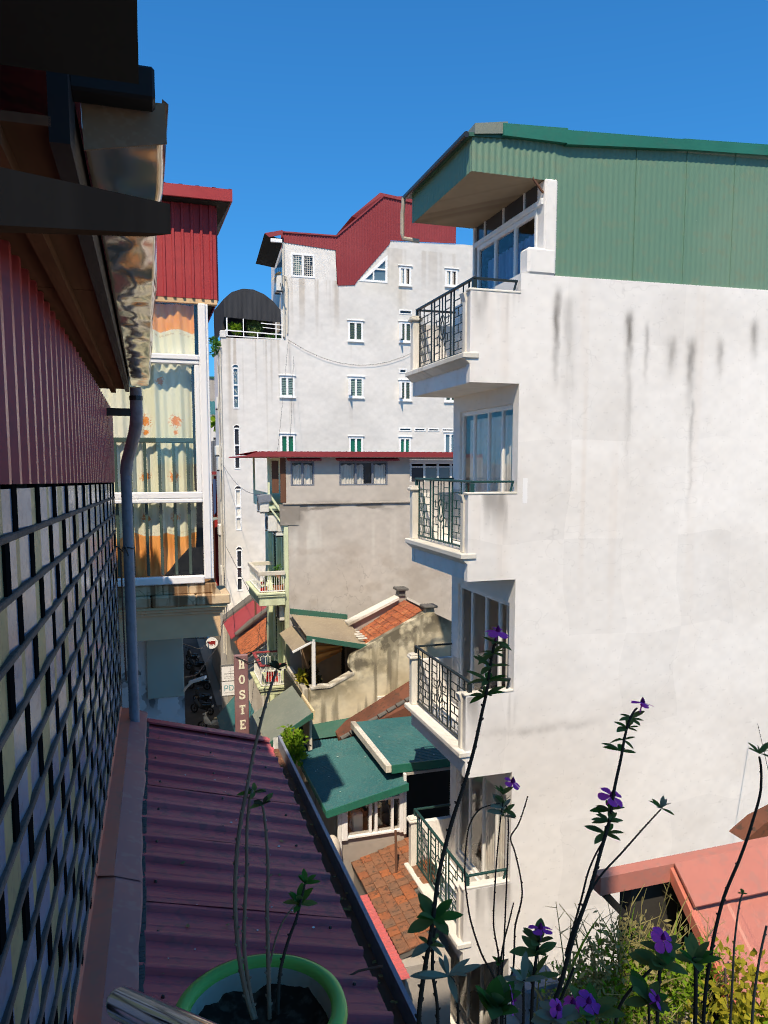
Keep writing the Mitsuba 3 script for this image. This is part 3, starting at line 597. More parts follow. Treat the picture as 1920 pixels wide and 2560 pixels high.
# lower storey, set back
g = M(); g.box(-6.0, 11.3, GROUND, .452, 13.0, 11.72); part(rh, 'lower_wall', g, 'peeling', label='pale blue wall with peeling plaster')
single('wall_panel', M().cbox(-.065, 11.25, 10.61, .45, 11.298, 11.66, .006), 'panel_green', 'blank pale green panel on the wall below the beige band', 'panel')
sl = thing('street_lamp', 'white street lamp on a thin arm beside the blank pale green panel', 'street lamp')
part(sl, 'arm', M().tube([(.44, 11.26, 10.68), (.47, 11.1, 10.78), (.53, 10.95, 10.88)], .016, 8), 'lamp_white', smooth=40)
part(sl, 'head', M().hull([(x, y, z) for x, y, z in ((.50, 10.94, 10.865), (.50, 10.94, 10.91), (.52, 10.99, 10.865), (.52, 10.99, 10.91), (.71, 10.76, 10.97), (.71, 10.76, 11.01), (.745, 10.84, 10.97), (.745, 10.84, 11.01))]), 'lamp_white')
# other houses of the left row: only their shade and their backs show from here
lr = thing('long_row_house', 'row house behind the red clad house, in whose shade the street lies', 'house')
part(lr, 'wall', M().box(-7, 26.05, GROUND, .45, 43, 12.4), 'cream'); part(lr, 'roof', M().hull([(-7, 26.05, 12.4), (.5, 26.05, 12.4), (-7, 43, 12.4), (.5, 43, 12.4), (-3, 26.05, 13.2), (-3, 43, 13.2)]), 'browntile')
lr = thing('tall_row_house', 'row house farther up the left side of the shaded street', 'house')
part(lr, 'wall', M().box(-7, 43.05, GROUND, .45, 66, 14.4), 'cream'); part(lr, 'roof', M().box(-7, 43.05, 14.402, .6, 66, 14.6), 'red_far')

# ---------------------------------------------------------------- white tube house with balconies on the right
wh = thing('white_tube_house', 'tall white house with a green metal top floor and stacked balconies with dark railings', 'house')
YN, YF = 12.3, 15.3
BX, FX, RAILS = 5.40, 6.35, (17.2, 13.71, 10.08, 6.38, 2.75)
g = M(); g.prism(Polygon([(FX, GROUND), (16.5, GROUND), (16.5, 17.43), (7.0, 17.305), (FX, 17.305)]), 'y', YN, YN + .2); g.box(FX + .16, YF, GROUND, 16.5, YF + .12, 17.305); part(wh, 'side_wall', g, 'white_house', label='big bare white side wall with dark rain stains')
# street wall with a window opening on each floor
fl = [r - 1.05 for r in RAILS]
poly = sbox(YN + .2, GROUND, YF, 17.30)
for f in fl[1:]:
    poly = poly.difference(sbox(12.52, f + .02, 14.95, f + 2.42))
g = M(); g.prism(poly, 'x', FX, FX + .15); part(wh, 'street_wall', g, 'white_house')
g = M()
for f in fl:
    g.box(FX + .16, YN + .21, f - .2, 9.0, YF - .01, f - .02)
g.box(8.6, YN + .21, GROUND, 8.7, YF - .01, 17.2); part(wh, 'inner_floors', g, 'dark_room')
for k, f in enumerate(fl[1:], 1):
    x = FX + .05
    w = M()
    for y in (12.52, 13.02, 13.62, 14.30, 14.88):
        w.cbox(x, y, f + .02, x + .07, y + .07, f + 2.42, .01)
    w.cbox(x - .002, 12.52, f + 2.33, x + .072, 14.95, f + 2.42, .01); w.cbox(x - .002, 12.52, f + .02, x + .072, 14.95, f + .12, .01)
    wk = part(wh, 'balcony_window', w, 'white_metal')
    for a, b in ((12.59, 13.02), (13.09, 13.62), (13.69, 14.30), (14.37, 14.88)):
        part(wk, 'pane', M().quad((x + .03, a, f + .12), (x + .03, b, f + .12), (x + .03, b, f + 2.33), (x + .03, a, f + 2.33)), 'dull_pane')
    ys = np.linspace(12.62, 14.85, 60) if k == 1 else (np.linspace(12.6, 13.0, 40) if k == 2 else np.linspace(12.6, 13.9, 90))
    cv = np.stack([np.full(60 if k == 1 else len(ys), x + .16) + .03 * np.sin(ys * 55), ys], 1)
    V = np.vstack([np.c_[cv, np.full(len(cv), f + .15)], np.c_[cv, np.full(len(cv), f + (2.25 if k == 1 else 2.3))]]); n_ = len(cv)
    part(wk, 'curtain', M().raw(V, [[i, i + 1, n_ + i + 1, n_ + i] for i in range(n_ - 1)]), 'net', smooth=True)

def balcony(k, zr):
    zb, zt = zr - 1.79, zr - 1.30
    p = lambda n, m, mt, **q: part(bk, n, m, mt, **q)
    bk = part(wh, 'balcony', M().box(BX + .04, YN + .151, zb, FX, YF - .1, zt).box(BX, YN, zb, FX, YN + .15, zr - .25).box(BX + .03, YF - .1, zb, FX, YF + .03, zr - .32), 'white_house')
    p('ledge', M().cbox(BX - .13, YN - .03, zt - .09, BX + .16, YF + .06, zt + .012, .015), 'trim')
    p('cove', M().hull([(BX - .10, YN + .0, zt - .092), (BX - .10, YF + .04, zt - .092), (BX + .02, YN + .0, zt - .20), (BX + .02, YF + .04, zt - .20), (BX + .04, YN + .0, zt - .092), (BX + .04, YF + .04, zt - .092)]), 'trim')
    p('coping', M().cbox(BX - .03, YN - .012, zr - .25, FX - .002, YN + .165, zr - .205, .012), 'trim')
    p('post', M().cbox(BX - .035, YF - .17, zt + .012, BX + .125, YF + .0, zr - .27, .012).cbox(BX - .085, YF - .21, zr - .27, BX + .17, YF + .04, zr - .20, .02).cbox(BX - .06, YF - .19, zr - .20, BX + .145, YF + .02, zr - .165, .02), 'trim')
    p('post_near', M().cbox(BX - .03, YN + .15, zt + .012, BX + .11, YN + .28, zr - .40, .012).hull([(BX - .03, YN + .15, zr - .40), (BX + .11, YN + .15, zr - .40), (BX - .03, YN + .28, zr - .40), (BX + .11, YN + .28, zr - .40), (BX - .07, YN + .15, zr - .26), (BX + .14, YN + .15, zr - .26), (BX - .07, YN + .34, zr - .26), (BX + .14, YN + .34, zr - .26)]), 'trim')
    mt = 'rail_black' if k in (0, 2) else 'rail'
    xr = BX + .10
    p('handrail', M().cbox(xr - .03, YN + .04, zr - .045, xr + .03, YF - .02, zr, .01).cbox(xr + .031, YN + .05, zr - .045, FX - .03, YN + .10, zr - .005, .008).cbox(xr + .031, YF - .07, zr - .045, FX - .005, YF - .02, zr - .005, .008), mt)
    p('handrail_support', M().bar((xr, YN + .075, zr - .25), (xr, YN + .075, zr - .05), .07).bar((FX - .05, YN + .075, zr - .03), (FX - .10, YN + .075, zr - .205), .03).bar((xr, YF - .045, zr - .24), (xr, YF - .045, zr - .045), .05), mt)
    y0, y1, z0, z1 = YN + .30, YF - .21, zt + .07, zr - .046
    p('bottom_rail', M().box(xr - .015, y0 - .05, z0, xr + .015, y1 + .05, z0 + .03), mt)
    for j, t in enumerate((0, .10, .27, .33, .44, .56, .67, .73, .90, 1.0)):
        y = y0 + (y1 - y0) * t
        p('baluster', M().bar((xr, y, z0 + .03), (xr, y, z1), .026 if j in (0, 2, 3, 6, 7, 9) else .018), mt)
    g = M()
    for a, b in ((0, .27), (.33, .44), (.56, .67), (.73, 1.0)):
        ya, yb = y0 + (y1 - y0) * a, y0 + (y1 - y0) * b
        for j in range(7):
            z = z0 + .10 + (z1 - z0 - .2) * (j + (.5 if (a in (.33, .56)) else 0)) / 6.6
            g.bar((xr + .002, ya, z), (xr + .002, yb, z), .016)
    for j, t in enumerate((.05, .135, .185, .815, .865, .95)):       # lattice pieces
        y = y0 + (y1 - y0) * t
        for q in range(3):
            za = z0 + .10 + (z1 - z0 - .2) * (2 * q + (j % 2)) / 6.6
            g.bar((xr - .002, y, za), (xr - .002, y, za + (z1 - z0 - .2) / 6.6), .014)
    p('lattice', g, mt, kind='stuff', label='small lattice bars of the railing')
    yc, zc = (y0 + y1) / 2, (z0 + z1) / 2 + .02
    g = M(); a = np.linspace(0, 2 * np.pi, 25); g.tube(np.stack([0 * a + xr, yc + .15 * np.cos(a), zc + .23 * np.sin(a)], 1), .012, 6, False)
    g.tube(np.stack([0 * a + xr, yc + .08 * np.cos(a), zc + .13 * np.sin(a)], 1), .012, 6, False); g.bar((xr, yc, z0 + .03), (xr, yc, zc - .13), .018); g.bar((xr, yc, zc + .13), (xr, yc, z1), .018)
    for s in (-1, 1):
        g.tube([(xr, yc + s * .15, zc - .10), (xr, yc + s * .27, zc - .16), (xr, yc + s * .25, zc - .30), (xr, yc + s * .14, zc - .27), (xr, yc + s * .09, zc - .34)], .01, 5)
        g.bar((xr, yc + s * .16, zc + .06), (xr, yc + s * .3, zc + .06), .014); g.bar((xr, yc + s * .3, zc + .06), (xr, yc + s * .3, zc + .2), .014)
    p('ornament', g, mt)
for k, zr in enumerate(RAILS): balcony(k, zr)

# green metal top floor
g = M(); g.clad(7.03, 16.5, 0.115, 0.006, YN + .03, lambda x: 19.56 + .05 * (x - 7), lambda x: 17.302 + .0128 * (x - 7)); part(wh, 'side_cladding', g, 'green_clad', label='pale green ribbed cladding of the top floor')
g = M(); g.clad(5.40, 7.03, 0.115, 0.016, YN + .022, lambda x: 19.46 + .10 * (x - 5.4), lambda x: 18.90 + 0.0 * x, 'sine'); part(wh, 'side_fascia', g, 'green_clad')
for i in range(6):
    x = 8.62 + 1.08 * i
    part(wh, 'cladding_seam', M().box(x, YN + .012, 17.33, x + .012, YN + .03, 19.6 + .05 * (x - 7)), 'green_clad')
g = M(); g.corr((5.40, YN + .02, 18.90), (0, 1, 0), (0, 0, 1), 3.0, .56, 0.115, 0.016, 'sine', N=(-1, 0, 0)); part(wh, 'front_fascia', g, 'green_clad')
g = M(); g.box(5.42, YN + .04, 18.93, 6.95, YF, 18.96); part(wh, 'soffit', g, 'soffit')
g = M(); g.hull([(5.30, YN - .02, 19.44), (5.30, YF + .15, 19.44), (5.30, YN - .02, 19.50), (5.30, YF + .15, 19.50), (9.5, YN - .02, 19.72), (9.5, YF + .15, 19.72), (9.5, YN - .02, 19.76), (9.5, YF + .15, 19.76)]); part(wh, 'roof', g, 'green_trim')
g = M(); g.tube([(5.27, YN - .05, 19.45), (5.27, YF + .2, 19.45)], .05, 10); part(wh, 'front_gutter', g, 'black_metal')
g = M(); g.tube([(5.25, YF + .12, 19.44), (5.25, YF + .14, 19.28), (5.25, YF + .2, 19.15), (5.25, YF + .2, 18.75), (5.27, YF + .2, 18.66), (5.6, YF + .15, 18.62)], .045, 8); part(wh, 'gutter_pipe', g, 'cream', smooth=40)
part(wh, 'ridge_sheet', M().hull([(x, y, z) for x, y, z in ((5.42, YN - .06, 19.47), (6.02, YN - .06, 19.55), (5.42, YN - .06, 19.64), (6.02, YN - .06, 19.74), (5.42, YN + .3, 19.62), (6.02, YN + .3, 19.70))]), 'grey_green', label='grey-green ridge sheet, the first at the corner')
for a, b, z0, z1, e0, e1 in ((5.93, 7.16, 19.50, 19.74, 19.52, 19.81), (7.14, 9.60, 19.50, 19.78, 19.70, 19.92), (9.57, 16.6, 19.70, 19.93, 20.12, 20.38)):
    part(wh, 'ridge_sheet', M().hull([(x, y, z) for x, lo, hi in ((a, z0, z1), (b, e0, e1)) for y, z in ((YN - .085, lo), (YN - .075, hi - .04), (YN + .05, hi), (YN + .4, hi), (YN + .3, lo))]), 'green_cap')
# top floor front: column, sill block, window with transom lights
part(wh, 'column', M().cbox(6.78, YN - .012, 17.55, 7.03, YN + .3, 18.93, .03), 'white_house')
part(wh, 'sill_block', M().cbox(6.47, YN - .02, 17.303, 7.025, YN + .32, 17.76, .04), 'white_house', label='rough white block under the column')
w = M()
for y in (12.55, 13.35, 14.2, 15.0): w.cbox(6.76, y, 16.2, 6.83, y + .08, 18.53, .01)
for y in (13.05, 13.9, 14.75): w.cbox(6.77, y, 18.6, 6.82, y + .05, 18.93, .01)
w.cbox(6.74, 12.35, 18.50, 6.85, 15.2, 18.61, .012); w.cbox(6.74, 15.2, 16.2, 6.85, 15.28, 18.93, .012); w.cbox(6.755, 12.55, 18.40, 6.84, 15.08, 18.495, .01)
wk = part(wh, 'top_window', w, 'white_metal')
for a, b in ((12.63, 13.35), (13.43, 14.2), (14.28, 15.0)): part(wk, 'pane', M().quad((6.80, a, 16.2), (6.80, b, 16.2), (6.80, b, 18.40), (6.80, a, 18.40)), 'dull_pane')
for a, b in ((12.4, 13.05), (13.1, 13.9), (13.95, 14.75), (14.8, 15.2)): part(wk, 'light', M().quad((6.80, a, 18.61), (6.80, b, 18.61), (6.80, b, 18.93), (6.80, a, 18.93)), 'dark_glass')
ys = np.linspace(12.65, 15.0, 160); V = np.vstack([np.c_[6.97 + .03 * np.sin(ys * 40), ys, 0 * ys + 16.2], np.c_[6.97 + .03 * np.sin(ys * 40), ys, 0 * ys + 18.2]]); n_ = len(ys)
part(wk, 'curtain', M().raw(V, [[i, i + 1, n_ + i + 1, n_ + i] for i in range(n_ - 1)]), 'blue_curtain', smooth=True)
part(wh, 'top_room', M().box(7.6, YN + .3, 16.1, 7.7, YF, 19.3).box(6.86, YF, 16.1, 7.7, YF + .05, 19.3).box(6.86, YN + .31, 18.97, 7.7, YF, 19.3), 'dark_room')
part(wh, 'eave_strut', M().bar((6.77, YN + .05, 18.7), (6.55, YN + .03, 18.92), .03), 'rust')
part(wh, 'corner_patch', M().box(FX + .11, YN - .004, 13.3, FX + .2, YN - .001, 13.75), 'white')

# ---------------------------------------------------------------- low house with teal roofs and a glazed box room
th = thing('teal_roof_house', 'low house with teal sheet roofs and a small glazed room beside the stacked balconies', 'house')
for i in range(4):
    g = M(); g.corr((3.66 + .012 * (i % 2), 16.0 + .885 * i, 6.215 + .005 * (i % 2)), (0, 1, 0), np.array([1, 0, .205 - .004 * (i % 3)]) / math.hypot(1, .205), .90, 1.98 - .02 * (i % 2), .09, .02, 'trap', nv=6, N=np.array([-.2, 0, .98]), jitter=lambda u, v: .006 * np.sin(u * 5 + v * 3))
    part(th, 'left_roof_sheet', g, 'teal')
g = M()
for i in range(10):
    x, y, r = rnd.uniform(3.8, 7.0), rnd.uniform(16.3, 19.3), rnd.uniform(.008, .03); z = 6.245 + .205 * (x - 3.66) if x < 5.15 else 6.985
    g.lathe([(0, .006), (r * .7, .005), (r, 0)], (x, y, z), 6)
part(th, 'roof_litter', g, 'bird_lime', kind='stuff', label='pale droppings and litter on the teal roofs')
for i in range(5):
    single('dead_leaf', M().quad((4.3 + .3 * i, 17 + .37 * (i * 7 % 5), 6.30 + .065 * i), (4.42 + .3 * i, 17.05 + .37 * (i * 7 % 5), 6.33 + .065 * i), (4.4 + .3 * i, 17.13 + .37 * (i * 7 % 5), 6.31 + .065 * i), (4.3 + .3 * i, 17.1 + .37 * (i * 7 % 5), 6.31 + .065 * i), .004), 'rust', ('first', 'second', 'third', 'fourth', 'fifth')[i] + ' dead leaf from the left on the left teal roof', 'dead leaf', 'dead leaves on the left teal roof')
part(th, 'left_roof_trim', M().hull([(x, y, z + d) for x, z in ((3.66, 6.215), (5.6, 6.61)) for y in (15.96, 15.985) for d in (-.13, .045)]).hull([(3.64, y, z) for y in (15.97, 19.55) for z in (6.1, 6.24)] + [(3.66, y, z) for y in (15.97, 19.55) for z in (6.1, 6.24)]), 'green_cap')
for i in range(3):
    g = M(); g.corr((5.27, 16.35 + 1.065 * i, 6.95 + .005 * (i % 2)), (0, 1, 0), (1, 0, -.004), 1.08, 2.2, .09, .018, 'trap', nv=6, N=(0, 0, 1), jitter=lambda u, v: .006 * np.sin(u * 4 + v * 3)); part(th, 'right_roof_sheet', g, 'teal')
part(th, 'roof_border', M().cbox(5.16, 16.33, 6.80, 5.30, 19.56, 6.985, .01), 'cream', label='weathered cream board between the two teal roofs')
part(th, 'right_roof_trim', M().hull([(x, y, z) for x in (5.3, 7.5) for y in (16.31, 16.34) for z in (6.78, 6.98)]), 'green_cap')
wall = Polygon([(4.06, GROUND), (8.0, GROUND), (8.0, 6.76), (5.64, 6.76), (5.60, 6.56), (4.06, 6.25)]).difference(Polygon([(4.14, 5.42), (5.54, 5.42), (5.54, 6.32), (4.6, 6.32), (4.14, 6.235)])).difference(sbox(5.66, 4.9, 7.4, 6.7))
part(th, 'front_wall', M().prism(wall, 'y', 16.3, 16.45), 'greywall')
part(th, 'street_wall', M().box(3.95, 16.46, GROUND, 4.06, 19.5, 6.1), 'greywall')
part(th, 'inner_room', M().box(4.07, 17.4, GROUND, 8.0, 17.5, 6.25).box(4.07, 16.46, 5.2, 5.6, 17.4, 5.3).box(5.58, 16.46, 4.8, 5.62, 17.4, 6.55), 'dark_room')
w = M().cbox(4.06, 16.20, 5.36, 4.20, 16.298, 6.24, .012).cbox(4.2, 16.21, 6.20, 5.5, 16.298, 6.27, .01).cbox(4.2, 16.21, 5.38, 5.46, 16.298, 5.44, .01).cbox(5.46, 16.20, 5.36, 5.56, 16.298, 6.34, .01)
for x in (4.72, 4.86, 5.26): w.cbox(x, 16.22, 5.44, x + .065, 16.298, 6.20, .008)
wk = part(th, 'window', w, 'pvc')
for a, b in ((4.2, 4.72), (4.785, 4.86), (4.925, 5.26), (5.325, 5.46)): part(wk, 'pane', M().quad((a, 16.30, 5.44), (b, 16.30, 5.44), (b, 16.30, 6.26), (a, 16.30, 6.26)), 'pane')
part(th, 'corner_post', M().cbox(3.97, 16.2, 3.2, 4.055, 16.32, 6.05, .01), 'white_metal')
part(th, 'side_post', M().cbox(5.565, 16.2, 5.3, 5.63, 16.3, 6.78, .01), 'white_metal')
single('rusty_pole', M().tube([(5.05, 15.2, 4.9), (5.03, 15.22, 5.95)], .03, 8), 'rust', 'rusty brown pole rising from the terracotta roof in front of the glazed room', 'pole')
ap = thing('washing_machine', 'white machine standing behind the left pane of the glazed room', 'machine')
part(ap, 'drum_body', M().cbox(4.42, 16.6, 5.3, 4.68, 16.85, 5.78, .03), 'ac_white'); part(ap, 'hose', M().tube([(4.4, 16.58, 5.4), (4.33, 16.55, 5.55), (4.36, 16.55, 5.7)], .02, 6), 'grey_pipe')
single('hanging_lamp', M().lathe([(.0, .14), (.05, .12), (.065, .06), (.05, .0), (.0, -.02)], (5.1, 16.7, 5.82), 12).tube([(5.1, 16.7, 5.94), (5.1, 16.7, 6.4)], .006, 4), 'bulb', 'small amber lamp hanging behind the middle pane of the glazed room', 'lamp')
single('hanging_lamp', M().lathe([(.0, .14), (.05, .12), (.065, .06), (.05, .0), (.0, -.02)], (5.39, 16.7, 5.86), 12).tube([(5.39, 16.7, 5.98), (5.39, 16.7, 6.4)], .006, 4), 'bulb', 'amber lamp behind the rightmost narrow pane of the glazed room', 'lamp')
# small flat green roofs behind, old brown tiles between
g = M(); g.corr((3.86, 19.62, 6.12), (1, 0, 0), np.array([0, 1, .42]) / math.hypot(1, .42), 1.6, .55, .08, .012, 'sine', N=(0, -.38, .92)); part(th, 'rear_roof', g, 'teal')
g = M(); g.quad((3.86, 20.15, 6.35), (5.5, 20.15, 6.42), (5.5, 20.55, 6.75), (3.86, 20.55, 6.62), .02); part(th, 'rear_roof', g, 'green_trim')
bt = thing('brown_tile_roof', 'brown tiled roof behind the two teal roofs, below the stained yellow wall', 'roof')
part(bt, 'slope', M().hull([(4.9, 19.66, 6.45), (7.6, 19.66, 7.5), (4.9, 20.5, 6.5), (7.6, 20.5, 7.9), (4.9, 19.66, 6.3), (7.6, 20.5, 6.3), (7.6, 19.66, 6.3)]), 'browntile')
g = M()
for i in range(9):
    t = i / 9; a = lerp((4.9, 19.62, 6.5), (7.4, 19.9, 7.55), t); b = lerp((4.9, 19.62, 6.5), (7.4, 19.9, 7.55), t + .1)
    g.tube([a, b], [.07, .055], 8)
part(bt, 'ridge', g, 'mortar', kind='stuff', label='mortared ridge tiles')
part(bt, 'wall', M().box(4.9, 19.65, GROUND, 7.6, 20.5, 6.28), 'greywall')

# low annex: terracotta tiles, pink sheet eave
an = thing('terracotta_annex', 'low annex with a terracotta tile roof between the alley and the lowest balcony', 'annex')
tz = lambda x: 4.74 + .29 * (x - 4.32)
k = 0
for i in range(15):
    for j in range(7):
        if i < 2: continue
        y0, x0 = 12.25 + i * .27, 4.30 + j * .215
        if x0 > (5.7 if y0 > 14.3 else 5.0 if y0 > 12.9 else 4.8): continue
        d = .012 * rnd.random(); jx, jy = rnd.uniform(-.008, .008), rnd.uniform(-.008, .008)
        z_ = [tz(x0 + .03) + .03 + d, tz(x0 + .24) + .012 + d]
        m_ = M().hull([(x0 + jx + a, y0 + jy + b, (z_[0] if a == 0 else z_[1]) + h) for a in (0, .232) for b in (.006, .262) for h in (-.022, 0)] + [(x0 + jx + .0, y0 + .13, z_[0] + .008), (x0 + jx + .232, y0 + .13, z_[1] + .008)])
        part(an, 'tile', m_, f'oldtile{rnd.choice((0, 0, 1, 1, 2))}')
part(an, 'roof_bed', M().hull([(x, y, tz(x) + d) for x in (4.33, 5.85) for y in (14.35, 16.28) for d in (-.12, -.012)]).hull([(x, y, tz(x) + d) for x in (4.33, 5.0) for y in (12.82, 14.349) for d in (-.12, -.012)]), 'mortar')
part(an, 'wall', M().box(4.36, 12.6, GROUND, 5.28, 16.28, 4.62), 'greywall')
g = M(); g.corr((3.98, 12.0, 4.84), (0, 1, 0), (1, 0, .02), 2.75, .27, .14, .025, 'trap', N=(0, 0, 1)); part(an, 'eave_sheet', g, 'pink', label='pink ribbed eave sheet')
part(an, 'eave_board', M().hull([(3.95, 12.0, 4.74), (3.975, 12.0, 4.74), (3.95, 14.8, 4.74), (3.975, 14.8, 4.74), (3.95, 12.0, 4.85), (3.975, 12.0, 4.85), (3.95, 14.8, 4.85), (3.975, 14.8, 4.85)]), 'cream')
single('red_bag', M().hull([(3.66, 15.6, 4.55), (3.84, 15.6, 4.6), (3.7, 15.72, 4.75), (3.86, 15.7, 5.0), (3.68, 15.6, 4.98), (3.8, 15.8, 4.6)]), 'bright_red', 'bright red bag below the white sack beside the glazed room', 'bag')
sk = trimesh.creation.icosphere(2); sv = sk.vertices * [.22, .22, .36]; sv *= 1 + .25 * (meshkit.fbm(sv * 5, 3)[:, None] - .5)
single('white_sack', M().raw(sv + [3.78, 16.05, 5.25], sk.faces), 'sack', 'rumpled white sack at the corner post of the glazed room', 'sack', smooth=True)
part_ = part(th, 'sack_shelf', M().box(3.55, 15.55, 4.42, 3.955, 16.5, 4.5), 'greywall')

# ---------------------------------------------------------------- old house with the stained gable and the orange tiles
oh = thing('old_gable_house', 'old house with a stained yellow gable wall and an orange tile roof', 'house')
out = [(4.26, GROUND), (4.26, 7.62), (4.30, 7.66), (4.83, 7.66), (5.1, 7.78), (5.55, 8.0), (5.50, 8.08), (5.43, 8.17), (5.40, 8.3), (5.47, 8.53), (5.62, 8.64), (5.95, 8.80), (6.9, 9.25), (7.74, 9.66), (7.76, 9.80), (7.99, 9.80), (8.01, 9.62), (8.48, 9.38), (9.6, 8.8), (9.6, GROUND)]
wall = Polygon(out).difference(sbox(6.28, 6.7, 6.82, 7.24))
part(oh, 'gable_wall', M().prism(wall, 'y', 20.6, 20.85), 'old', label='stained yellow gable wall')
part(oh, 'gable_cap', M().cbox(7.66, 20.5, 9.80, 8.08, 20.95, 9.87, .02), 'mortar')
part(oh, 'coping', M().hull([(4.27, 20.57, 7.665), (4.83, 20.57, 7.665), (4.27, 20.88, 7.72), (4.83, 20.88, 7.72), (4.27, 20.57, 7.72), (4.83, 20.57, 7.72)]).hull([(4.84, 20.57, 7.67), (4.84, 20.88, 7.73), (5.55, 20.57, 8.0), (5.55, 20.88, 8.07), (4.84, 20.57, 7.73), (5.55, 20.57, 8.07)]), 'trim')
part(oh, 'small_window', M().box(6.28, 20.62, 6.7, 6.82, 20.66, 7.24), 'dark_glass')
part(oh, 'window_surround', M().cbox(6.24, 20.55, 7.2, 6.86, 20.64, 7.28, .01).cbox(6.24, 20.55, 6.7, 6.3, 20.64, 7.199, .01), 'trim')
far = Polygon([(5.85, 6.5), (5.85, 8.93), (5.92, 9.03), (7.5, 9.74), (7.55, 9.9), (7.74, 9.9), (7.79, 9.73), (8.46, 9.37), (9.6, 8.8), (9.6, 6.5)])
part(oh, 'far_gable', M().prism(far, 'y', 22.55, 22.85), 'greywall')
part(oh, 'far_coping', M().hull([(5.86, 22.42, 9.0), (7.52, 22.42, 9.74), (5.86, 22.9, 9.0), (7.52, 22.9, 9.74), (5.86, 22.42, 9.08), (7.52, 22.42, 9.82), (5.86, 22.9, 9.08), (7.52, 22.9, 9.82)]).hull([(7.78, 22.42, 9.74), (8.5, 22.42, 9.36), (7.78, 22.9, 9.74), (8.5, 22.9, 9.36), (7.78, 22.42, 9.82), (8.5, 22.42, 9.44), (7.78, 22.9, 9.82), (8.5, 22.9, 9.44)]), 'trim')
part(oh, 'chimney', M().cbox(7.54, 22.5, 9.83, 7.76, 22.8, 10.02, .01).cbox(7.46, 22.42, 10.02, 7.84, 22.88, 10.10, .015), 'mortar')
A, B_ = np.array([5.98, 8.62]), np.array([7.72, 9.68]); sl_ = (B_ - A) / np.linalg.norm(B_ - A); nr_ = np.array([-sl_[1], sl_[0]])
LN = np.linalg.norm(B_ - A); nrow, ncol = 9, 6
for i in range(nrow):
    for j in range(ncol):
        s0 = LN * i / nrow; y0 = 20.86 + 1.68 * j / ncol; d = .010 * rnd.random()
        pts = []
        for s, h in ((s0 - .015, .035 + d), (s0 + LN / nrow + .02, .012 + d)):
            q = A + sl_ * s
            for y in (y0 + .006, y0 + 1.68 / ncol - .006):
                for hh in (h - .02, h): pts.append((q[0] + nr_[0] * hh, y, q[1] + nr_[1] * hh))
            pts.append((q[0] + nr_[0] * (h + .012), y0 + .14, q[1] + nr_[1] * (h + .012)))
        part(oh, 'roof_tile', M().hull(pts), f'tile{rnd.choice((0, 0, 1, 2))}')
part(oh, 'roof_bed', M().hull([(A[0], y, A[1] - .01) for y in (20.86, 22.54)] + [(B_[0], y, B_[1] - .01) for y in (20.86, 22.54)] + [(B_[0], y, 8.4) for y in (20.86, 22.54)] + [(A[0] + .3, y, 8.4) for y in (20.86, 22.54)]), 'mortar')
part(oh, 'rear_slope', M().hull([(7.72, y, 9.68) for y in (20.86, 22.54)] + [(9.6, y, 8.75) for y in (20.86, 22.54)] + [(9.6, y, 8.3) for y in (20.86, 22.54)] + [(7.73, y, 8.3) for y in (20.86, 22.54)]), 'browntile')
for i in range(5): part(oh, 'mortar_pat', M().cbox(5.78 + .03 * i, 20.95 + .33 * i, 8.90 - .012 * i, 6.06 + .02 * i, 21.06 + .33 * i, 8.95 - .01 * i, .02), 'trim')
# roof terrace in front of the tiles
part(oh, 'terrace_floor', M().box(4.27, 20.86, 6.4, 7.5, 23.3, 6.6), 'greywall')
part(oh, 'terrace_wall', M().box(6.2, 20.86, 6.61, 6.3, 23.3, 8.55).box(4.5, 22.9, 6.61, 6.2, 23.0, 8.9), 'beige')
part(oh, 'terrace_door', M().box(5.75, 22.86, 6.61, 6.1, 22.89, 8.3), 'dark_room')
part(oh, 'parapet', M().cbox(4.10, 20.86, 6.4, 4.26, 23.4, 7.62, .02), 'trim')
part(oh, 'parapet_sheet', M().hull([(4.0, y, z) for y in (20.7, 23.4) for z in (6.9, 7.55)] + [(4.05, y, z) for y in (20.7, 23.4) for z in (6.9, 7.55)]), 'dark_panel')
part(oh, 'terrace_post', M().cbox(4.34, 20.66, 7.68, 4.44, 20.76, 9.1, .01), 'white_metal')
part(oh, 'wall_below', M().box(4.2, 20.86, GROUND, 9.5, 23.3, 6.38), 'cream')
aw = thing('brown_awning', 'brown sheet awning with green edges over the roof terrace of the old house', 'awning')
part(aw, 'sheet', M().hull([(4.21, 20.72, 9.17), (5.98, 20.72, 8.78), (6.02, 23.2, 9.04), (4.22, 23.2, 9.32), (4.21, 20.72, 9.15), (5.98, 20.72, 8.76), (6.02, 23.2, 9.02), (4.22, 23.2, 9.30)]), 'brown_sheet')
part(aw, 'near_trim', M().hull([(4.19, y, z) for y in (20.66, 20.7) for z in (9.07, 9.2)] + [(6.06, y, z) for y in (20.66, 20.7) for z in (8.64, 8.79)]), 'green_trim')
part(aw, 'far_trim', M().hull([(4.2, y, z) for y in (23.21, 23.3) for z in (9.33, 9.5)] + [(6.04, y, z) for y in (23.21, 23.3) for z in (9.05, 9.2)]), 'green_trim')
part(aw, 'flap', M().quad((3.80, 20.72, 8.76), (4.30, 20.72, 9.0), (4.26, 23.2, 8.97), (3.84, 23.2, 8.75), .02), 'brown_sheet')
part(aw, 'flap_edge', M().bar((3.79, 20.69, 8.75), (4.33, 20.69, 9.0), .05), 'white_metal')
part(aw, 'frame', M().bar((4.2, 20.75, 9.05), (4.2, 23.2, 9.2), .05).bar((5.9, 20.8, 8.7), (5.95, 23.2, 8.9), .05), 'black_metal')
xs = np.linspace(0, 1, 28); rows = []
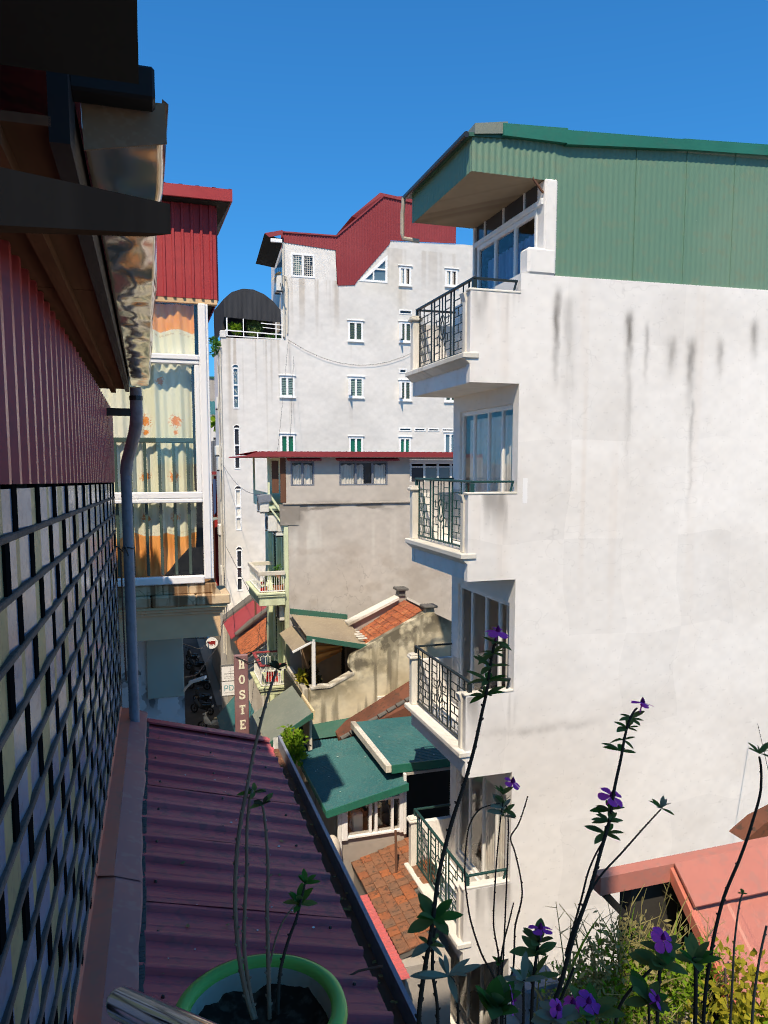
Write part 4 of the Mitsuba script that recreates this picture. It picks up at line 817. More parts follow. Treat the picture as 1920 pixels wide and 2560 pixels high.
for t in (0, 1):
    rows.append([lerp(lerp((4.50, 21.5, 8.72), (4.46, 21.35, 8.10), x), lerp((5.44, 21.55, 8.62), (5.42, 21.5, 8.45), x), t) + np.array([0, -.05 * math.sin(x * 14), .03 * math.sin(x * 14)]) for x in xs])
V = np.array(rows[0] + rows[1]); n_ = 28
single('orange_blind', M().raw(V, [[i, i + 1, n_ + i + 1, n_ + i] for i in range(n_ - 1)]), 'orange_sheet', 'pleated orange sheet drawn up under the brown awning', 'blind', smooth=True)
ga = thing('grey_green_awning', 'grey green sheet awning sloping to the alley, left of the stained yellow wall', 'awning')
part(ga, 'sheet', M().quad((2.82, 19.25, 6.70), (4.02, 19.25, 7.44), (4.02, 22.0, 7.42), (2.80, 22.0, 6.63), .02), 'grey_green')
part(ga, 'near_trim', M().hull([(2.80, y, z) for y in (19.18, 19.23) for z in (6.60, 6.72)] + [(4.04, y, z) for y in (19.18, 19.23) for z in (7.31, 7.46)]), 'green_trim')
part(ga, 'upper_board', M().hull([(4.03, y, z) for y in (19.2, 22.1) for z in (7.24, 7.50)] + [(4.09, y, z) for y in (19.2, 22.1) for z in (7.24, 7.50)]), 'tan_skin')
part(ga, 'bracket', M().bar((4.02, 19.35, 6.5), (3.2, 19.35, 6.85), .03).bar((4.02, 21.9, 6.5), (3.2, 21.9, 6.85), .03), 'black_metal')
part(oh, 'awning_wall', M().box(4.02, 19.56, GROUND, 4.085, 20.58, 7.2), 'cream')


# ---------------------------------------------------------------- grey concrete house with the pale green street front
gh = thing('grey_side_house', 'grey concrete house with a thin red roof, curtained windows and a pale green street front', 'house')
GY = 23.5
up = sbox(4.06, 12.79, 10.6, 14.2)
for a, b in ((4.31, 5.06), (5.86, 7.47)): up = up.difference(sbox(a, 13.32, b, 14.09))
up = up.difference(sbox(8.22, 13.42, 10.3, 14.15))
part(gh, 'upper_wall', M().prism(up, 'y', GY - .03, GY + .15), 'grey')
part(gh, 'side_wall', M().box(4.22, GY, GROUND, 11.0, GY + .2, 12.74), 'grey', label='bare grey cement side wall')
part(gh, 'string_course', M().cbox(4.05, GY - .06, 12.742, 8.9, GY + .1, 12.788, .01), 'greywall')
part(gh, 'corner_pier', M().cbox(4.0, GY - .045, 12.8, 4.16, GY + .1, 14.19, .01), 'rust').__len__()
part(gh, 'corner_bracket', M().hull([(3.95, GY - .02, 12.74), (4.6, GY - .02, 12.74), (3.95, GY + .15, 12.74), (4.6, GY + .15, 12.74), (3.98, GY - .02, 12.1), (4.55, GY - .02, 12.1), (3.98, GY + .15, 12.1), (4.55, GY + .15, 12.1)]), 'grey')
part(gh, 'roof', M().hull([(x, y, z) for x in (2.95, 10.7) for y, z in ((GY - .29, 14.22), (GY - .29, 14.26), (GY + 5, 14.22), (GY + 5, 14.26))]), 'red')
part(gh, 'roof_edge', M().hull([(3.3, GY - .38, 14.38), (10.7, GY - .38, 14.38), (2.80, GY - .38, 14.22), (10.7, GY - .38, 14.22), (3.3, GY - .30, 14.38), (10.7, GY - .30, 14.38), (2.80, GY - .30, 14.22), (10.7, GY - .30, 14.22)]), 'red_far')
g = M(); g.corr((3.1, GY - .3, 14.37), (1, 0, 0), np.array([0, 1, -.01]), 7.5, 5, .2, .02, 'trap', N=(0, 0, 1)); part(gh, 'roof_sheet', g, 'red')
for a, b in ((4.2, 5.25), (5.75, 7.8)):
    part(gh, 'window_hood', M().hull([(a, GY - .26, 14.10), (b, GY - .26, 14.10), (a + .04, GY - .26, 14.15), (b, GY - .26, 14.15), (a, GY - .03, 14.19), (b, GY - .03, 14.19), (a, GY - .03, 14.13), (b, GY - .03, 14.13)]), 'red')
for a, b, mull in ((4.31, 5.06, (4.68,)), (5.86, 7.47, (6.40, 6.96))):
    w = M()
    for x in (a, b - .05): w.cbox(x, GY - .035, 13.32, x + .05, GY + .05, 14.09, .008)
    for x in mull: w.cbox(x - .03, GY - .045, 13.37, x + .03, GY + .04, 14.03, .008)
    w.cbox(a + .05, GY - .035, 13.32, b - .05, GY + .05, 13.37, .008); w.cbox(a + .05, GY - .035, 14.03, b - .05, GY + .05, 14.09, .008)
    wk = part(gh, 'window', w, 'grey_pipe')
    part(wk, 'pane', M().quad((a + .05, GY + .02, 13.37), (b - .05, GY + .02, 13.37), (b - .05, GY + .02, 14.03), (a + .05, GY + .02, 14.03)), 'pane')
    for c0, c1 in (((a + .06, b - .06),) if b < 5.5 else ((5.92, 6.38), (6.43, 6.68), (6.99, 7.41))):
        xs = np.linspace(c0, c1, 70); yy = GY + .065 + .02 * np.sin(xs * 60 + 2 * np.sin(xs * 11)); n_ = 70
        V = np.vstack([np.c_[xs, yy, 0 * xs + 13.36], np.c_[xs, yy, 0 * xs + 13.97 + .02 * np.sin(xs * 25)]])
        part(wk, 'curtain', M().raw(V, [[i, i + 1, n_ + i + 1, n_ + i] for i in range(n_ - 1)]), 'net', smooth=True)
w = M().cbox(8.22, GY + .02, 14.0, 10.3, GY + .1, 14.14, .01)
for x in (8.24, 8.72, 9.2, 9.66, 10.2): w.cbox(x, GY + .02, 13.42, x + .07, GY + .1, 14.0, .008)
w.cbox(8.3, GY + .03, 13.88, 10.2, GY + .09, 13.93, .006)
wk = part(gh, 'loggia_window', w, 'white_metal')
for i, a in enumerate((8.31, 8.79, 9.27, 9.73)): part(wk, 'pane', M().box(a, GY + .06, 13.42, a + .41, GY + .065, 13.87), 'dark_glass' if i == 0 else 'grey_glass')
part(gh, 'inner_room', M().box(4.23, GY + .35, 12.8, 10.5, GY + .4, 14.1), 'dark_room')
# street front, faces the alley
sf = sbox(GY + .21, GROUND, 28.4, 12.7)
for y0, z0, y1, z1 in ((23.9, 10.1, 24.7, 12.1), (25.3, 10.1, 26.6, 12.1), (23.9, 7.1, 24.7, 9.3), (25.3, 7.1, 26.4, 9.3)): sf = sf.difference(sbox(y0, z0, y1, z1))
part(gh, 'street_front', M().prism(sf, 'x', 4.225, 4.4), 'pale_green', label='pale green street front')
part(gh, 'front_room', M().box(4.7, GY + .21, GROUND, 4.75, 28.3, 12.7), 'dark_room')
for y0, z0, y1, z1 in ((23.9, 10.1, 24.7, 12.1), (25.3, 10.1, 26.6, 12.1), (23.9, 7.1, 24.7, 9.3), (25.3, 7.1, 26.4, 9.3)):
    w = M().box(4.26, y0, z0, 4.32, y0 + .07, z1).box(4.26, y1 - .07, z0, 4.32, y1, z1).box(4.26, y0 + .07, z1 - .07, 4.32, y1 - .07, z1).box(4.27, (y0 + y1) / 2 - .03, z0, 4.31, (y0 + y1) / 2 + .03, z1 - .07)
    part(gh, 'shutter_door', w, 'bar_green')
for y in (GY + .02, 25.0, 26.9): part(gh, 'pilaster', M().cbox(4.09, y, GROUND + 6, 4.224, y + .18, 12.6, .012), 'pale_green')
part(gh, 'upper_loggia', M().box(3.62, GY + .1, 12.62, 4.2, 27, 12.72).box(4.18, GY + .16, 12.72, 4.22, 27, 14.2).box(3.62, GY + .12, 12.72, 3.68, GY + .2, 14.22).box(3.62, 26.9, 12.72, 3.68, 27, 14.22).box(3.62, GY + .2, 12.72, 3.66, 26.9, 13.1), 'pale_green')
part(gh, 'loggia_shutter', M().box(3.74, GY + .06, 13.1, 3.95, GY + .09, 14.1), 'rust')
part(gh, 'loggia_brace', M().bar((3.66, GY + .08, 13.05), (4.16, GY + .08, 12.3), .07).bar((3.66, GY + .08, 12.66), (4.0, GY + .08, 12.2), .05), 'pale_green')

def green_balcony(z_slab0, z_slab1, z_rail, y1, ornate, band):
    x0, x1, y0 = 3.28, 4.09, 23.46
    bk = part(gh, 'balcony', M().cbox(x0, y0, z_slab0, x1, y1, z_slab1 - .14, .012).cbox(x0 - .05, y0 - .05, z_slab1 - .139, x1, y1 + .05, z_slab1 - .07, .012).cbox(x0 - .10, y0 - .08, z_slab1 - .069, x1, y1 + .08, z_slab1, .012), 'pale_green')
    mt = 'cream' if band else 'red_far'
    h = .13 if band else .05
    part(bk, 'top_rail', M().cbox(x0 - .03, y0 - .03, z_rail - h, x1, y0 + .07, z_rail, .01).cbox(x0 - .03, y0 + .071, z_rail - h, x0 + .07, y1, z_rail, .01).cbox(x0 + .071, y1 - .09, z_rail - h, x1, y1, z_rail, .01), mt)
    part(bk, 'low_rail', M().box(x0 + .01, y0, z_slab1 + .03, x1, y0 + .03, z_slab1 + .06).box(x0 + .01, y0 + .031, z_slab1 + .03, x0 + .04, y1 - .05, z_slab1 + .06), 'white_metal')
    zt = z_rail - h - (.16 if ornate else .0)
    for i in range(11): part(bk, 'baluster', M().bar((x0 + .03 + .074 * i, y0 + .02, z_slab1 + .06), (x0 + .03 + .074 * i, y0 + .02, zt), .016), 'white_metal')
    for i in range(14): part(bk, 'baluster', M().bar((x0 + .03, y0 + .1 + (y1 - y0 - .2) * i / 13, z_slab1 + .06), (x0 + .03, y0 + .1 + (y1 - y0 - .2) * i / 13, zt), .016), 'white_metal')
    if ornate:
        g = M().bar((x0, y0 + .02, zt), (x1, y0 + .02, zt), .02)
        a = np.linspace(0, 2 * np.pi, 13)
        for i in range(5):
            cx = x0 + .09 + .16 * i
            g.tube(np.stack([cx + .07 * np.cos(a), 0 * a + y0 + .02, zt + .08 + .07 * np.sin(a)], 1), .01, 4, False); g.tube(np.stack([cx + .03 * np.cos(a), 0 * a + y0 + .02, zt + .08 + .03 * np.sin(a)], 1), .008, 4, False)
        part(bk, 'ring_row', g, 'white_metal')
        g = M()
        for i in range(5):
            cx = x0 + .09 + .16 * i
            g.tube(np.stack([cx + .07 * np.cos(a), 0 * a + y1 - .04, zt + .08 + .07 * np.sin(a)], 1), .01, 4, False); g.bar((cx, y1 - .04, z_slab1), (cx, y1 - .04, zt), .016)
        part(bk, 'far_railing', g, 'white_metal')
    return x0, x1, y0
green_balcony(9.58, 10.0, 10.67, 26.0, False, True)
green_balcony(6.72, 7.0, 7.70, 25.3, True, False)

def leaves(n, c, r, size, seed, up=0.3, flat=1.0):
    """n small leaf blades spread through a clumpy ellipsoid"""
    q = np.random.default_rng(seed)
    m = max(3, n // 40); cl = q.normal(size=(m, 3)); cl /= np.linalg.norm(cl, axis=1, keepdims=True); cl *= q.uniform(.35, .95, (m, 1))
    p = cl[q.integers(0, m, n)] + q.normal(scale=.20, size=(n, 3)); p = p * np.asarray(r) + np.asarray(c)
    d = q.normal(size=(n, 3)); d[:, 2] += up; d /= np.linalg.norm(d, axis=1, keepdims=True)
    s = np.cross(d, q.normal(size=(n, 3))); s /= np.linalg.norm(s, axis=1, keepdims=True)
    nn = np.cross(d, s)
    L = size * q.uniform(.6, 1.3, (n, 1)); W = L * .24 * flat
    V = np.stack([p, p + d * L * .45 + s * W - nn * L * .06, p + d * L - nn * L * .14, p + d * L * .45 - s * W - nn * L * .06], 1)
    return M().raw(V.reshape(-1, 3), (np.arange(n)[:, None] * 4 + np.array([0, 1, 2, 3])[None]))

def potted(x, y, z, r, h, label, leafm, n, size, spread, seed, pot='terracotta_pot', group=None):
    t = thing('potted_plant', label, 'potted plant', group)
    part(t, 'pot', M().lathe([(0, 0), (r * .7, 0), (r, h), (r * .88, h), (r * .8, h * .85), (0, h * .85)], (x, y, z), 14), pot)
    part(t, 'foliage', leaves(n, (x, y, z + h + spread[2] * .8), spread, size, seed), leafm)
    part(t, 'stem', M().tube([(x, y, z + h * .8), (x + .01, y, z + h + spread[2])], .01, 5), 'stem')
    return t
potted(3.50, 23.62, 10.01, .09, .16, 'small dark conical plant on the upper pale green balcony, at its left corner', 'leaf_dark', 220, .06, (.06, .06, .22), 1)
t_ = potted(3.85, 23.7, 10.01, .12, .2, 'bushy plant in the middle of the upper pale green balcony', 'leaf_dark', 260, .09, (.13, .12, .17), 2)
potted(4.0, 24.3, 10.01, .1, .5, 'sparse pale twiggy plant rising above the rail of the upper pale green balcony', 'leaf_green', 60, .09, (.12, .2, .18), 3)
single('orange_tub', M().lathe([(0, 0), (.1, 0), (.14, .2), (.12, .2), (0, .16)], (3.94, 23.62, 10.01), 12), 'terracotta_pot', 'orange tub behind the bars of the upper pale green balcony', 'tub')
single('red_flower_pot', M().lathe([(0, 0), (.06, 0), (.08, .12), (0, .12)], (3.40, 23.62, 10.01), 10).mesh(leaves(60, (3.40, 23.62, 10.28), (.06, .05, .1), .06, 5).get()), 'bright_red', 'red flowers in a pot at the left corner of the upper pale green balcony', 'flowers')
single('laundry_box', M().cbox(3.68, 23.6, 7.01, 3.95, 23.8, 7.32, .01), 'white_metal', 'white box among the bars of the lower pale green balcony', 'box')
single('red_cloth', M().quad((3.45, 23.6, 7.45), (3.85, 23.62, 7.42), (3.84, 23.6, 7.1), (3.46, 23.58, 7.12), .01), 'bright_red', 'red cloth hanging in the lower pale green balcony', 'cloth')
for i, (x, y, z, lb) in enumerate(((3.36, 23.55, 12.51, 'grey topped outdoor unit under the loggia, highest of three on the grey house corner'), (3.62, 23.62, 11.9, 'outdoor unit below the highest one on the grey house corner'), (3.86, 23.66, 11.75, 'outdoor unit nearest the grey wall below the loggia'), (3.95, 23.75, 9.02, 'outdoor unit below the upper pale green balcony'))):
    t = thing('outdoor_unit', lb, 'air conditioner')
    part(t, 'case', M().cbox(x, y, z, x + .28, y + .75, z + .5, .02), 'ac_white'); a = np.linspace(0, 6.283, 15)
    part(t, 'fan_grille', M().tube(np.stack([0 * a + x - .005, y + .3 + .19 * np.cos(a), z + .25 + .19 * np.sin(a)], 1), .02, 5, False).box(x - .002, y + .12, z + .07, x + .001, y + .48, z + .43), 'ac_grille')
    [part(t, 'rack', M().bar((x, y + dy, z - .02), (4.22, y + dy, z - .02), .03), 'black_metal') for dy in (.05, .7)]
    if i == 0: part(t, 'cover', M().quad((x - .06, y - .05, z + .52), (x + .34, y - .05, z + .56), (x + .34, y + .8, z + .56), (x - .06, y + .8, z + .52), .02).quad((x - .06, y - .05, z + .3), (x + .34, y - .05, z + .34), (x + .34, y - .05, z + .56), (x - .06, y - .05, z + .52), .01), 'grey_pipe')

# ---------------------------------------------------------------- low red roofed house farther up
rr = thing('red_roof_house', 'low house with a red sheet and old tiles on its roof, far up the alley', 'house')
P0, P1 = np.array([3.92, 34, 5.75]), np.array([5.9, 34, 7.35])
part(rr, 'wall', M().hull([(4.2, 34.0, GROUND), (7.5, 34.0, GROUND), (4.2, 43.9, GROUND), (7.5, 43.9, GROUND), (4.2, 34, 5.3), (4.2, 43.9, 5.3), (6.2, 34, 6.7), (6.2, 43.9, 6.7), (7.5, 34, 6.7), (7.5, 43.9, 6.7)]), 'cream')
part(rr, 'red_sheet', M().quad((3.7, 36.5, 5.62), (5.9, 36.5, 7.15), (5.9, 40.5, 7.15), (3.7, 40.5, 5.62), .03), 'red_far')
g = M()
for i in range(12):
    for j in range(12):
        x0 = 3.86 + i * .18; y0 = 33.2 + j * .28; z0 = 5.42 + (x0 - 3.86) * .72; d = .02 * rnd.random()
        g.hull([(x0, y0, z0 + .03 + d), (x0 + .2, y0, z0 + .16 + d), (x0, y0 + .27, z0 + .03 + d), (x0 + .2, y0 + .27, z0 + .16 + d), (x0, y0 + .13, z0 + .06 + d), (x0 + .2, y0 + .13, z0 + .19 + d)])
part(rr, 'tile_slope', g, 'tile0', kind='stuff', label='old tiled slope')
part(rr, 'ridge_mound', M().tube([(3.9, 36.4, 5.82), (4.6, 36.42, 6.36), (5.3, 36.4, 6.86), (5.9, 36.4, 7.25)], [.1, .14, .12, .12], 8), 'mortar')
part(rr, 'vent_pipe', M().tube([(4.9, 36.5, 6.4), (4.9, 36.5, 7.6)], .05, 7), 'rust')
part(rr, 'verge', M().hull([(3.72, 40.5, 5.75), (5.9, 40.5, 7.28), (3.72, 40.9, 5.9), (5.9, 40.9, 7.5), (3.72, 40.5, 5.6), (5.9, 40.5, 7.0)]), 'mortar')

# ---------------------------------------------------------------- white tower house
tw = thing('white_tower_house', 'tallest white house with a stepped red roof and rows of small windows', 'house')
TY = 44.0
wins = [(7.52, 17.83, 8.38, 19.0, 'w'), (7.50, 14.2, 8.36, 15.7, 'g'), (11.58, 21.16, 12.48, 22.3, 'l'), (11.58, 17.9, 12.50, 19.08, 'w'), (11.60, 14.2, 12.46, 15.6, 'g'), (14.71, 24.53, 15.46, 25.62, 'o'), (17.64, 24.68, 18.44, 25.68, 'o'),
        (14.72, 21.25, 15.52, 22.42, 'l'), (14.72, 17.8, 15.5, 18.98, 'l'), (14.74, 14.2, 15.48, 15.6, 'g'), (17.66, 17.8, 18.5, 18.9, 'l'), (17.66, 14.2, 18.5, 15.9, 'b'),
        (14.72, 22.87, 15.52, 23.14, 's'), (14.73, 19.42, 15.2, 19.68, 's'), (14.73, 15.98, 15.52, 16.18, 's'), (15.70, 15.98, 16.44, 16.18, 's'), (16.6, 15.98, 17.32, 16.18, 's'), (17.5, 15.98, 18.3, 16.18, 's'), (8.25, 24.56, 9.62, 25.88, 'L')]
slim = [(17.1, 19.55), (13.7, 16.2), (10.2, 12.75), (6.68, 9.25), (3.05, 5.75)]
SX = 4.86
outl = Polygon([(4.26, GROUND), (4.26, 21.0), (7.86, 21.05), (7.86, 26.42), (10.84, 26.22), (10.92, 24.3), (11.9, 24.4), (14.14, 27.0), (18.9, 27.2), (21, 27.2), (21, GROUND)])
wall = outl
for x0, z0, x1, z1, k in wins: wall = wall.difference(sbox(x0, z0, x1, z1))
for z0, z1 in slim:
    arch = Polygon([(SX, z1 - .17)] + [(SX + .17 - .17 * math.cos(a), z1 - .17 + .17 * math.sin(a)) for a in np.linspace(0, math.pi, 13)])
    wall = wall.difference(sbox(SX, z0, SX + .34, z1 - .165)).difference(arch)
tri = Polygon([(12.25, 24.6), (13.98, 24.6), (13.98, 26.2)])
wall = wall.difference(tri)
part(tw, 'side_wall', M().prism(wall, 'y', TY, TY + .2), 'tall', label='tall stained white side wall')
part(tw, 'street_wall', M().box(4.26, TY + .201, GROUND, 4.4, 48.6, 20.9), 'tall')
part(tw, 'core', M().box(4.6, TY + .55, GROUND, 20.9, TY + .6, 20.6).box(8.02, TY + .55, 20.61, 20.9, TY + .6, 26.1), 'dark_room')
part(tw, 'terrace_floor', M().box(4.41, TY + .201, 20.7, 7.85, 48.6, 20.9), 'greywall')
part(tw, 'set_back_wall', M().box(7.86, TY + .201, 20.95, 8.0, 48.6, 26.3), 'tall')
def frame(x0, z0, x1, z1, y, t=.07, d=.12):
    return M().cbox(x0, y, z0, x0 + t, y + d, z1, .01).cbox(x1 - t, y, z0, x1, y + d, z1, .01).cbox(x0 + t + .001, y, z0, x1 - t - .001, y + d, z0 + t, .01).cbox(x0 + t + .001, y, z1 - t, x1 - t - .001, y + d, z1, .01)
for x0, z0, x1, z1, k in wins:
    w = frame(x0, z0, x1, z1, TY - .03, .11 if k not in 's' else .06)
    xm = (x0 + x1) / 2
    if k not in 's': w.cbox(xm - .06, TY - .025, z0 + .111, xm + .06, TY + .08, z1 - .111, .01)
    if k not in 'sL': w.cbox(x0 - .08, TY - .09, z1 + .03, x1 + .08, TY + .01, z1 + .08, .01)
    if k in 'wlo': w.cbox(x0 - .05, TY - .11, z0 - .06, x1 + .05, TY - .031, z0 - .002, .01)
    wk = part(tw, 'window', w, 'far_frame')
    if (x0, k) in ((11.58, 'w'), (14.72, 'l')): part(wk, 'open_sash', M().cbox(x0 - .02, TY - .50, z0 + .12, x0 + .03, TY - .035, z1 - .12, .01), 'far_frame')
    gl = {'w': 'dark_glass', 'g': 'green_glass', 'l': 'louvre', 'o': 'sky_glass', 's': 'dark_glass', 'b': 'sky_glass', 'L': 'dark_glass'}[k]
    halves = ((x0 + .11, xm - .06), (xm + .06, x1 - .11)) if k not in 's' else ((x0 + .06, x1 - .06),)
    for hi, (a, b) in enumerate(halves):
        part(wk, 'pane', M().box(a, TY + .06, z0 + .06, b, TY + .065, z1 - .06), 'sky_glass' if (k == 'L' and hi == 0) else ('dark_room' if (k == 'o' and hi == 1) else gl))
        if k in 'wl':
            g = M(); nsl = 10
            for i in range(nsl):
                z = z0 + .16 + (z1 - z0 - .3) * i / (nsl - 1)
                g.hull([(a, TY + .05, z + .035), (b, TY + .05, z + .035), (a, TY + .01, z - .02), (b, TY + .01, z - .02), (a, TY + .01, z - .03), (b, TY + .01, z - .03), (a, TY + .05, z + .025), (b, TY + .05, z + .025)])
            part(wk, 'louvre', g, 'louvre' if k == 'w' else 'bar_green', kind='stuff', label='louvre slats')
        if k == 'o': part(wk, 'curtain', M().box(a + .02, TY + .03, z0 + .12, a + (b - a) * (.6 if hi == 0 else .45), TY + .05, z1 - .12), 'net' if hi == 0 else 'sack')
        if k == 'L':
            g = M()
            for i in range(7): g.bar((a + (b - a) * (i % 4 + .5) / 4, TY + .02, z0 + .11 + (z1 - z0 - .22) * (i // 4) / 2), (a + (b - a) * (i % 4 + .5) / 4, TY + .02, z0 + .11 + (z1 - z0 - .22) * (i // 4 + 1) / 2), .025)
            for i in range(9): z = z0 + .2 + .12 * i; g.bar((a + (b - a) * (.0 if i % 2 else .25), TY + .021, z), (a + (b - a) * (.75 if i % 2 else 1), TY + .021, z), .025)
            part(wk, 'lattice', g, 'net')
            if hi == 0: part(wk, 'paper', M().box(a + .12, TY + .04, z0 + .25, a + .42, TY + .05, z0 + .95), 'louvre')
for z0, z1 in slim:
    h = z1 - .17
    w = M().cbox(SX, TY - .03, z0, SX + .06, TY + .1, h, .008).cbox(SX + .28, TY - .03, z0, SX + .34, TY + .1, h, .008)
    for z in (z0, z0 + (h - z0) * .30, z0 + (h - z0) * .58 - .04, h - .07): w.cbox(SX + .061, TY - .03, z, SX + .279, TY + .1, z + .08, .008)
    a = np.linspace(0, math.pi, 13); w.tube(np.stack([SX + .17 - .18 * np.cos(a), 0 * a + TY - .01, h + .18 * np.sin(a)], 1), .022, 5)
    wk = part(tw, 'stair_window', w, 'far_frame')
    part(wk, 'pane', M().box(SX + .06, TY + .06, z0 + .05, SX + .28, TY + .065, h), 'sky_glass' if z0 > 17 else ('net' if z0 == 10.2 else 'dark_glass'))
    part(wk, 'arch_pane', M().prism(Polygon([(SX + .17 - .165 * math.cos(q), h + .165 * math.sin(q)) for q in np.linspace(0, math.pi, 13)]), 'y', TY + .06, TY + .065), 'sky_glass' if z0 > 17 else 'dark_glass')
    if z0 > 16:
        g = M()
        for j, zc in enumerate((h - .35, h - .7, z0 + .95, z0 + .4)):
            q = np.linspace(0, 5, 18); g.tube(np.stack([SX + .17 + .06 * np.cos(q + j) * (1 - q / 9), 0 * q + TY + .03, zc + .15 * np.sin(q) * (1 - q / 9)], 1), .014, 4)
        part(wk, 'scroll', g, 'net')
tk = part(tw, 'gable_window', M().prism(tri.difference(Polygon([(12.62, 24.72), (13.86, 24.72), (13.86, 25.9)])), 'y', TY - .03, TY + .1).cbox(13.1, TY - .025, 24.72, 13.17, TY + .08, 25.2, .005).cbox(13.15, TY - .02, 25.32, 13.86, TY + .08, 25.40, .005), 'far_frame')
part(tk, 'pane', M().prism(Polygon([(12.4, 24.65), (13.95, 24.65), (13.95, 26.1)]), 'y', TY + .06, TY + .065), 'sky_glass')
top_ = lambda x: np.interp(x, [7.7, 10.9, 13.65, 15.1, 18.3], [26.92, 27.0, 29.2, 29.3, 27.95])
bot_ = lambda x: np.interp(x, [7.7, 10.86, 10.93, 12.0, 12.05, 14.12, 14.16, 18.3], [26.42, 26.22, 24.25, 24.35, 24.5, 26.85, 27.03, 27.2])
top_ = lambda x: np.interp(x, [7.7, 10.9, 13.7, 14.9, 18.3], [26.92, 26.97, 29.45, 29.6, 29.0])
part(tw, 'red_cladding', M().clad(7.7, 18.3, .16, .03, TY - .03, top_, bot_, 'trap'), 'red_far', label='red ribbed cladding stepping up the side wall')
part(tw, 'roof_edge', M().bar((7.68, TY - .06, 26.95), (10.9, TY - .06, 27.0), .10, .08).bar((10.9, TY - .06, 27.0), (13.7, TY - .06, 29.46), .10, .08).bar((13.7, TY - .06, 29.5), (18.3, TY - .06, 29.03), .12, .1), 'red_far')
part(tw, 'upper_roof', M().hull([(11.95, 44.5, 28.35), (13.6, 44.2, 29.75), (18.3, 44.2, 29.3), (11.95, 48.6, 28.35), (13.6, 48.6, 29.75), (18.3, 48.6, 29.3), (13.6, 44.2, 29.5), (18.3, 44.2, 29.0), (12.2, 44.5, 28.3)]), 'red_far')
part(tw, 'roof_body', M().hull([(8.0, TY + .21, 26.3), (18.2, TY + .21, 27.2), (8.0, 48, 26.3), (18.2, 48, 27.2), (8.0, TY + .21, 26.9), (10.9, TY + .21, 26.9), (8.0, 48, 26.9), (18.2, 48, 27.9)]), 'red_far')
part(tw, 'left_awning', M().quad((6.74, 43.8, 26.73), (7.80, 43.8, 26.5), (7.80, 46.9, 25.75), (6.68, 46.9, 25.9), .05), 'dark_panel')
part(tw, 'left_awning_sheet', M().hull([(6.74, 43.7, 26.74), (7.0, 43.7, 26.55), (7.75, 43.7, 26.75), (7.75, 43.7, 26.99), (6.74, 43.77, 26.74), (7.0, 43.77, 26.55), (7.75, 43.77, 26.75), (7.75, 43.77, 26.99)]), 'red_far')
part(tw, 'white_box_lamp', M().cbox(7.08, 43.7, 26.3, 7.72, 43.8, 26.5, .02), 'far_frame')
for i in range(4): part(tw, 'front_window', M().box(7.80, 44.35 + .7 * i, 24.2, 7.855, 44.85 + .7 * i, 25.6), 'sky_glass')
part(tw, 'downpipe', M().tube([(7.80, 43.93, 26.4), (7.80, 43.93, 21.2)], .06, 7).tube([(7.75, 43.9, 24.6), (7.95, 43.88, 24.5), (8.02, 43.92, 24.0), (7.98, 43.94, 21.4)], .045, 6), 'cream', smooth=40)
part(tw, 'corner_pipe', M().tube([(4.2, 43.95, 20.5), (4.2, 43.95, 3.0)], .05, 6).tube([(4.12, 44.3, 19.5), (4.1, 44.35, 3.0)], .06, 6).tube([(4.18, 44.1, 20.3), (4.05, 44.2, 19.6), (4.12, 44.2, 18.6), (4.04, 44.2, 17.2), (4.13, 44.2, 15), (4.05, 44.2, 12)], .035, 5), 'cream', smooth=40)
# roof terrace: guard rail and shade cloth
part(tw, 'terrace_rail', M().bar((4.5, 44.02, 21.42), (7.8, 44.02, 21.32), .06).bar((4.5, 44.03, 21.12), (7.8, 44.03, 21.08), .05).bar((6.5, 44.02, 21.9), (7.8, 44.02, 21.85), .05).bar((6.6, 44.02, 21.68), (7.8, 44.02, 21.6), .04).bar((7.7, 44.02, 21.05), (7.7, 44.02, 23.6), .07).bar((4.6, 44.03, 21.1), (4.6, 44.03, 22.1), .07).bar((5.52, 44.03, 21.1), (5.52, 44.03, 22.1), .05).bar((6.3, 44.03, 21.05), (6.3, 44.03, 21.4), .06).bar((7.35, 44.02, 21.05), (7.35, 44.02, 22.0), .05), 'far_frame')
part(tw, 'parapet_block', M().cbox(4.22, 43.94, 21.0, 4.55, 44.4, 21.4, .03), 'tall')
sh = thing('shade_cloth', 'black shade cloth arched over the roof terrace of the white tower house', 'shade cloth')
xs = np.linspace(0, 1, 40); arch = lambda t: (4.48 + 3.12 * t, 22.05 + (1.0 + .75 * math.sin(math.pi * min(1, t * 1.02 + .02))) * 1.0 if 0 else 22.95 + .92 * math.sin(math.pi * (0.12 + .76 * t)) - .45 * t)
fr = [(4.46, 22.15)] + [arch(t) for t in xs] + [(7.62, 22.0)]
g = M(); n_ = 60
def topz(x): return np.interp(x, [4.46, 4.9, 5.5, 6.1, 6.7, 7.2, 7.6], [23.1, 23.5, 23.72, 23.72, 23.5, 23.15, 22.7])
X = np.linspace(4.46, 7.6, n_); Zr = np.linspace(0, 1, 8)
GX, GT = np.meshgrid(X, Zr, indexing='ij'); GZ = 22.12 - .04 * (GX - 4.46) + (topz(GX) - 22.12 + .04 * (GX - 4.46)) * GT; GYY = 43.98 + .03 * np.sin(GX * 23 + np.sin(GX * 7)) * (1.1 - GT)
idx = np.arange(GX.size).reshape(GX.shape)
part(sh, 'front', M().raw(np.stack([GX, GYY, GZ], -1).reshape(-1, 3), np.stack([idx[:-1, :-1], idx[1:, :-1], idx[1:, 1:], idx[:-1, 1:]], -1).reshape(-1, 4)), 'shade_cloth', smooth=True)
Yr = np.linspace(43.98, 47, 6); GX, GY2 = np.meshgrid(X, Yr, indexing='ij'); GZ = topz(GX) + .02 * np.sin(GY2 * 4)
